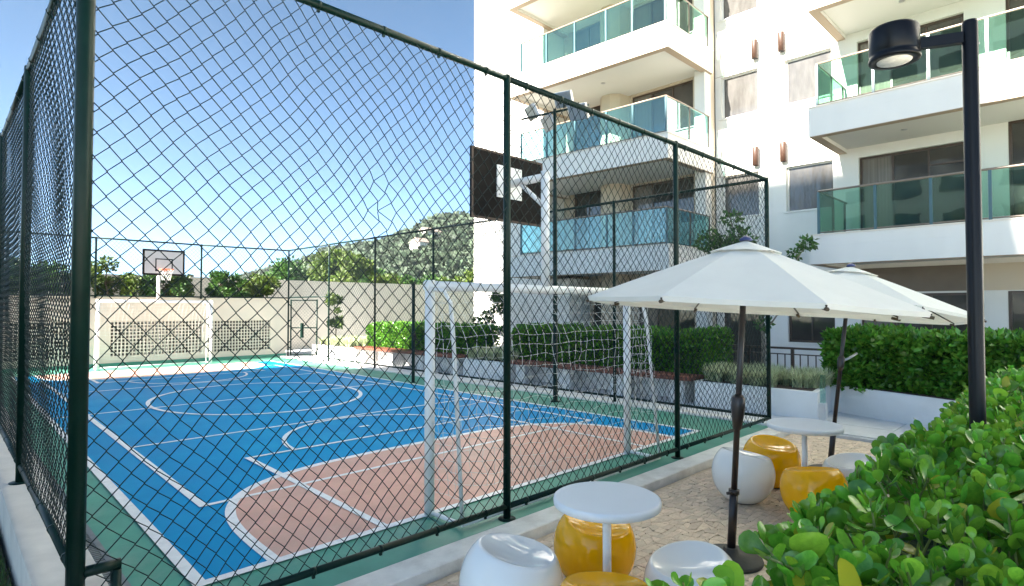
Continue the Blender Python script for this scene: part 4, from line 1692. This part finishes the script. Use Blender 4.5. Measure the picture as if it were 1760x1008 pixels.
def clusia():
    rng = np.random.default_rng(99)
    T, A, S, SP = [], [], [], []
    shoots = []

    def zt(x, y):
        edge = max(0.0, (y - (HY1 - .16)) / .16)
        return HZ + .045 * noise2(x * 1.2, y * 1.6) + .03 * noise2(x * 3.3 + 5, y * 3.9) - .07 * edge ** 2
    stems = []
    x = HX0
    def add_shoot(x, y, z, dirv, big):
        dirv = dirv / np.linalg.norm(dirv)
        rot0 = rng.uniform(0, 6.283)
        a = np.cross(dirv, [.3, .2, 1.]) if abs(dirv[2]) < .9 else np.cross(dirv, [1., .1, 0])
        a /= np.linalg.norm(a)
        b_ = np.cross(dirv, a)
        npair = int(rng.integers(3, 6))
        tip = np.array([x, y, z])
        stems.append((tip - dirv * .20, tip))
        for k_ in range(npair):
            ph = rot0 + k_ * math.pi / 2 + rng.normal(0, .25)
            back = .012 + k_ * rng.uniform(.020, .034)
            spread = (.30 + .26 * k_) + rng.normal(0, .14)
            ln = big * min(1.0, .42 + .26 * k_) * rng.uniform(.72, 1.22)
            for s in (0, math.pi):
                rad_ = a * math.cos(ph + s) + b_ * math.sin(ph + s)
                ax_ = dirv * math.cos(spread) + rad_ * math.sin(spread) + rng.normal(0, .10, 3)
                T.append(tip - dirv * back + rad_ * .006)
                A.append(ax_)
                # blade faces the shoot axis / upwards
                SP.append((dirv * .8 - rad_ * .25, 1))
                S.append(ln)
    area_n = 145
    n = int((HX1 - HX0) * (HY1 - HY0) * area_n)
    for i in range(n):
        x = rng.uniform(HX0, HX1)
        y = rng.uniform(HY0, HY1)
        if x > 4.5 and rng.random() < .25:
            continue
        dz = rng.beta(1.1, 2.4) * .22
        tl = rng.normal(0, .28, 2)
        if y > HY1 - .18:
            tl[1] += .35
        if x < HX0 + .15:
            tl[0] -= .3
        add_shoot(x, y, zt(x, y) - dz + .03 * rng.random() ** 3, np.array([tl[0], tl[1], 1.0]), rng.uniform(.078, .112))
    n2 = int((HX1 - HX0) * .9 * 70)
    for i in range(n2):                                           # patio-side face
        x = rng.uniform(HX0, HX1)
        z = rng.uniform(.15, HZ - .05)
        add_shoot(x, HY1 + rng.uniform(-.10, .05), z, np.array([rng.normal(0, .4), 1.0, rng.uniform(.1, 1.0)]), rng.uniform(.075, .105))
    for i in range(160):                                           # end face
        add_shoot(HX0 + rng.uniform(-.05, .1), rng.uniform(HY0, HY1), rng.uniform(.15, HZ - .05), np.array([-1.0, rng.normal(0, .4), rng.uniform(.1, 1.0)]), rng.uniform(.075, .105))
    for (x, y, z) in ((1.27, .77, 1.165), (1.33, .735, 1.18), (1.31, .62, 1.19)):   # stray shoots at the end
        add_shoot(x, y, z, np.array([-.25, .15, 1.0]), .095)
    T, A, S = np.array(T), np.array(A), np.array(S)
    up = np.array([s[0] for s in SP])
    y_ = A / np.linalg.norm(A, axis=1, keepdims=True)
    z_ = up - y_ * np.sum(up * y_, axis=1, keepdims=True)
    z_ += rng.normal(0, .28, z_.shape)
    z_ -= y_ * np.sum(z_ * y_, axis=1, keepdims=True)
    z_ /= np.linalg.norm(z_, axis=1, keepdims=True)
    x_ = np.cross(y_, z_)
    wfac = rng.uniform(.85, 1.2, len(T))
    M = np.stack([x_ * wfac[:, None], y_, z_], axis=2) * S[:, None, None]
    return T, M, S, stems


T, M, S, stems = clusia()
# the leaves that show largest become single objects
cam_p = np.array([0, 0, 1.86])
rel = T - cam_p
fwd = np.array([FX, FY, 0.0])
dep = rel @ fwd
rgt = rel @ np.array([FY, -FX, 0.0])
px = 880 + 1000 * rgt / np.maximum(dep, .05)
py = 529.5 - 1000 * rel[:, 2] / np.maximum(dep, .05)
vis = (dep > .5) & (px > 1080) & (px < 1790) & (py < 1040) & (T[:, 2] > HZ - .13)
score = np.where(vis, S / np.maximum(dep, .05), 0)
order = np.argsort(-score)
big = order[:300]
lms = []
for tvv in LEAVES:
    lm = np_mesh('leaf', tvv, LF, None, True)
    lm.materials.append(MATS['leaf_single'])
    lms.append(lm)
for i in big:
    o = bpy.data.objects.new('leaf', lms[int(i) % 3])
    col.objects.link(o)
    o.parent = fh
    Mm = Matrix([list(M[i][0]) + [T[i][0] - 4], list(M[i][1]) + [T[i][1] - .1], list(M[i][2]) + [T[i][2]], [0, 0, 0, 1]])
    o.matrix_local = Mm
rest = np.setdiff1d(np.arange(len(T)), big)
Vs, Qs, n0 = [], [], 0
for j in range(3):
    rr_ = rest[rest % 3 == j]
    V, Q, _ = scatter(LEAVES[j], LF, None, M[rr_], T[rr_])
    Vs.append(V)
    Qs.append(Q + n0)
    n0 += len(V)
part_np('foliage', np.concatenate(Vs), np.concatenate(Qs), None, 'leaf_clusia', fh, smooth=True, kind='stuff')
m = MB()
for (a, b_) in stems:
    m.tube([a, b_], .0045, 4, caps=False, r2=.003)
m.build('twigs', 'stem_green', fh, kind='stuff')
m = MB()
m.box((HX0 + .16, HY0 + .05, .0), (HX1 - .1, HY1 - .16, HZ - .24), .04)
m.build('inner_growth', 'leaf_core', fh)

# ================================================================== FURNITURE
def make_stool():
    """Glossy moulded ball seat with a scooped, tilted top (backrest towards +X)."""
    seg, rings = 56, 56
    Rr, Hh = .285, .43
    V, Q = [], []
    for i in range(rings + 1):
        ph = math.pi * i / rings
        for k_ in range(seg):
            th = 2 * math.pi * k_ / seg
            # slightly egg-shaped ball, flat foot
            x = Rr * math.sin(ph) ** .92 * math.cos(th)
            y = Rr * math.sin(ph) ** .92 * math.sin(th)
            z = .262 - .288 * math.cos(ph)
            z = max(0.0, z)
            xn, yn = x / Rr, y / Rr
            cut = .415 + .080 * xn + .085 * xn * xn + .07 * yn * yn
            kk = .016
            h = max(0.0, min(1.0, .5 + .5 * (cut - z) / kk))
            z = cut * (1 - h) + z * h - kk * h * (1 - h)
            V.append((x, y, z))
    for i in range(rings):
        for k_ in range(seg):
            j = (k_ + 1) % seg
            Q.append((i * seg + k_, i * seg + j, (i + 1) * seg + j, (i + 1) * seg + k_))
    return np_mesh('stool_body', V, Q, None, True)


sm_white = make_stool()
sm_yellow = sm_white.copy()
sm_white.materials.append(MATS['white_fibreglass'])
sm_yellow.materials.append(MATS['yellow_fibreglass'])


def stool(x, y, rz, color, label, sc=1.0):
    t = thing('stool', (x, y, PZ + .004), label, 'stool', 'ball stools', rz)
    o = link('seat_body', sm_white if color == 'white' else sm_yellow, None, t)
    m = MB()
    m.lathe((0, 0, 0), [(.135, 0), (.14, .004), (.14, .012)], 24)
    m.build('foot_ring', 'black_paint', t, local=True)
    t.scale = (sc, sc, sc)


stool(2.46, 2.48, R(140), 'white', 'white ball stool at the bottom centre, left of the nearest round table', 1.08)
stool(3.30, 2.50, R(75), 'yellow', 'yellow ball stool directly behind the nearest round table')
stool(3.19, 1.70, R(-20), 'white', 'white ball stool partly behind the hedge leaves, right of the nearest table')
stool(2.56, 1.865, R(-145), 'yellow', 'yellow ball stool cut off at the bottom edge below the nearest table')
stool(5.76, 2.52, R(150), 'white', 'white ball stool behind the near umbrella pole, at the farther table', 1.04)
stool(6.47, 2.52, R(60), 'yellow', 'yellow ball stool with its seat turned to us, left of the farther table leg', 1.03)
stool(5.70, 1.84, R(-120), 'yellow', 'yellow ball stool half covered by the hedge, at the farther table')
stool(6.32, 1.68, R(-30), 'white', 'white ball stool almost hidden by the hedge beside the far umbrella pole')


def table(x, y, label, r_=.33, zt=.70):
    t = thing('table', (x, y, PZ + .004), label, 'table', 'round white tables')
    H = zt - PZ
    m = MB()
    m.lathe((0, 0, 0), [(r_ - .012, H - .052), (r_, H - .045), (r_ + .002, H - .02), (r_ - .001, H - .006), (r_ - .012, H)], 56)
    m.build('table_top', 'table_white', t, local=True)
    m = MB()
    m.tube([(0, 0, .02), (0, 0, H - .054)], .026, 18)
    m.build('leg', 'table_white', t, local=True)
    m = MB()
    m.lathe((0, 0, 0), [(.21, 0), (.21, .010), (.19, .018), (.04, .022)], 40)
    m.build('base_plate', 'table_white', t, local=True)


table(2.95, 2.14, 'round white pedestal table nearest the camera, in front of a yellow stool', .325)
table(6.19, 2.08, 'farther round white pedestal table beside the fence corner', .345)


def umbrella(x, y, lean, rad, zt, ze, rot, label, crank):
    """lean: offset of the apex from the foot (x, y)."""
    t = thing('umbrella', (x, y, PZ), label, 'umbrella', 'white market umbrellas')
    H, He = zt - PZ, ze - PZ
    lx, ly = lean

    def ax(z):
        return Vector((lx * z / H, ly * z / H, z))
    m = MB()
    m.lathe((0, 0, 0), [(.23, 0), (.235, .012), (.225, .035), (.06, .05), (.05, .10)], 40)
    m.build('base', 'base_grey', t, local=True)
    m = MB()
    m.tube([ax(.06), ax(.52)], .031, 16)
    lp = m.build('pole_socket', 'pole_bronze', t, local=True)
    m = MB()
    m.tube([ax(.50), ax(.535)], .040, 16)
    p = ax(.515)
    m.tube([p + Vector((-.04, .0, 0)), p + Vector((-.075, 0.02, 0))], .012, 8)
    m.build('knob', 'pole_bronze', lp, local=True)
    m = MB()
    m.tube([ax(.53), ax(H - .04)], .0225, 14)
    m.build('pole', 'pole_bronze', t, local=True)
    m = MB()
    z = 1.18 if not crank else 1.30
    if not crank:
        m.tube([ax(z - .19), ax(z - .10), ax(z - .02), ax(z + .05), ax(z + .075)], [.03, .044, .052, .050, .028], 14)
        m.build('crank_housing', 'pole_bronze', t, local=True)
    else:
        m.tube([ax(z - .12), ax(z - .06), ax(z + .03), ax(z + .05)], [.026, .038, .038, .026], 14)
        hsg = m.build('crank_housing', 'pole_bronze', t, local=True)
        m = MB()
        p = ax(z)
        rv = Vector((FY, -FX, 0))
        m.tube([p + rv * .03, p + rv * .08 + Vector((0, 0, .02)), p + rv * .19 + Vector((0, 0, .085))], .014, 8)
        m.build('crank_handle', 'crank_silver', hsg, local=True)
    # canopy with eight panels
    n, K = 8, 10
    apex = ax(H)
    tilt = Vector((lx, ly, H)).normalized()
    qrot = Vector((0, 0, 1)).rotation_difference(tilt).to_matrix()

    def cp(an_i, f, rr):
        """an_i in panel units (float), rr 0..1."""
        i0 = math.floor(an_i)
        q = an_i - i0
        a0 = rot + 2 * math.pi * i0 / n
        a1 = rot + 2 * math.pi * (i0 + 1) / n
        p0 = Vector((math.cos(a0), math.sin(a0), 0))
        p1 = Vector((math.cos(a1), math.sin(a1), 0))
        pp = p0.lerp(p1, q) * rad * rr
        drop = (H - He) * (rr ** 1.07)
        sag = .030 * math.sin(math.pi * q) * rr * (1.25 - rr)
        pp.z = -drop - sag * .6
        return apex + qrot @ pp
    m = MB()
    vs, fs = [], []
    S_ = 6
    for j in range(K + 1):
        rr = .09 + (1 - .09) * j / K
        for i in range(n * S_):
            vs.append(cp(i / S_, 0, rr))
    NN = n * S_
    for j in range(K):
        for i in range(NN):
            k2 = (i + 1) % NN
            fs.append((j * NN + i, (j + 1) * NN + i, (j + 1) * NN + k2, j * NN + k2))
    b0 = len(vs)
    for i in range(NN):                                            # hem
        p = cp(i / S_, 0, 1.0)
        vs.append(p + Vector((0, 0, -.035)) + (apex - p).normalized() * .004 * Vector((1, 1, 0)).length)
    for i in range(NN):
        k2 = (i + 1) % NN
        fs.append((K * NN + i, b0 + i, b0 + k2, K * NN + k2))
    m.add(vs, fs, False)
    can = m.build('canopy', 'canvas', t, local=True)
    m = MB()                                                       # vent flap
    vs, fs = [], []
    for j in range(5):
        rr = .01 + .22 * j / 4
        for i in range(NN):
            p = cp(i / S_, 0, rr)
            vs.append(p + Vector((0, 0, .020 + .010 * math.sin(i * math.pi / S_ * 1.0) ** 2 * (j == 4))))
    for j in range(4):
        for i in range(NN):
            k2 = (i + 1) % NN
            fs.append((j * NN + i, (j + 1) * NN + i, (j + 1) * NN + k2, j * NN + k2))
    m.add(vs, fs, True)
    m.build('vent_flap', 'canvas', can, local=True)
    for i in range(n):
        m = MB()
        m.tube([cp(i, 0, .05) + Vector((0, 0, -.02)), cp(i, 0, .5) + Vector((0, 0, -.02)), cp(i, 0, 1.0) + Vector((0, 0, -.016))], .007, 6)
        rb = m.build('rib', 'pole_bronze', t, local=True)
        m = MB()
        m.tube([ax(H - .40), cp(i, 0, .46) + Vector((0, 0, -.024))], .006, 6)
        m.build('strut', 'pole_bronze', rb, local=True)
        m = MB()
        p = cp(i, 0, 1.0)
        o_ = (p - apex) * Vector((1, 1, 0))
        o_.normalize()
        m.tube([p - o_ * .05 + Vector((0, 0, -.022)), p + o_ * .012 + Vector((0, 0, -.036))], .012, 6)
        m.build('rib_pocket', 'bark_dark', rb, local=True)
    m = MB()
    m.tube([ax(H - .43), ax(H - .36)], .036, 12)
    m.build('runner', 'pole_bronze', t, local=True)
    m = MB()
    m.lathe((apex.x, apex.y, apex.z), [(.045, .018), (.05, .026), (.042, .04), (.025, .05), (.010, .06)], 20)
    m.build('finial', 'finial_blue', t, local=True)
    return t


umbrella(4.34, 2.00, (.12, -.09), 1.20, 2.36, 1.875, 0.0, 'nearer white umbrella with brown pole, over the stools by the fence', False)
umbrella(7.46, 2.24, (.26, -.19), 1.28, 2.33, 1.85, 0.0, 'farther white umbrella with silver crank handle, partly behind the first', True)

# street lamp in the hedge
lp = thing('garden_lamp', (4.06, .47, 0), 'black lamp post with a drum-shaped head rising from the foreground hedge', 'lamp')
m = MB()
m.lathe((4.06, .47, 0), [(.045, -.1), (.0375, .3), (.0375, 3.44), (.034, 3.455), (.001, 3.458)], 24)
po = m.build('post', 'lamp_black', lp)
m = MB()
for z in (3.33,):
    m.tube([(4.06 + .028, .47 - .03, z), (4.06 + .036, .47 - .036, z)], .006, 8)
m.build('screw', 'steel', po)
hd = Vector((3.915, .80, 3.41))
dv_ = (Vector((4.06, .47, 3.35)) - hd)
dv_.z = 0
dv_.normalize()
sd = Vector((-dv_.y, dv_.x, 0))
m = MB()
a, b_ = hd + dv_ * .10, Vector((4.06, .47, 0)) - dv_ * .035
vs = []
for p in (a, b_):
    for (s, z) in ((-1, 3.335), (1, 3.335), (1, 3.395), (-1, 3.395)):
        vs.append((p.x + sd.x * .02 * s, p.y + sd.y * .02 * s, z))
m.add(vs, [(0, 1, 5, 4), (1, 2, 6, 5), (2, 3, 7, 6), (3, 0, 4, 7), (3, 2, 1, 0), (4, 5, 6, 7)])
m.build('arm', 'lamp_black', lp)
m = MB()
m.lathe((hd.x, hd.y, 3.285), [(.088, .004), (.090, 0), (.127, 0), (.130, .006), (.129, .022), (.123, .030), (.123, .045), (.126, .05), (.126, .175), (.118, .19), (.001, .194)], 48)
h = m.build('head', 'lamp_black', lp)
m = MB()
m.lathe((hd.x, hd.y, 3.285), [(.001, -.003), (.0865, -.002), (.088, .004)], 40)
m.build('lens', 'lamp_lens', h)

# ================================================================== HAZE
HZD = 0.00030
if HZD > 0:
    m = MB()
    m.box((-565, -565, -1.6), (565, 565, 62))
    hz = m.build('haze', None)
    tag(hz, kind='stuff')
    hm = bpy.data.materials.new('haze_air')
    hm.use_nodes = True
    hn = hm.node_tree
    hn.nodes.remove(hn.nodes['Principled BSDF'])
    pv = hn.nodes.new('ShaderNodeVolumePrincipled')
    pv.inputs['Color'].default_value = (0.92, 0.96, 1.0, 1)
    pv.inputs['Density'].default_value = HZD
    pv.inputs['Anisotropy'].default_value = 0.2
    hn.links.new(pv.outputs[0], hn.nodes['Material Output'].inputs['Volume'])
    hz.data.materials.append(hm)
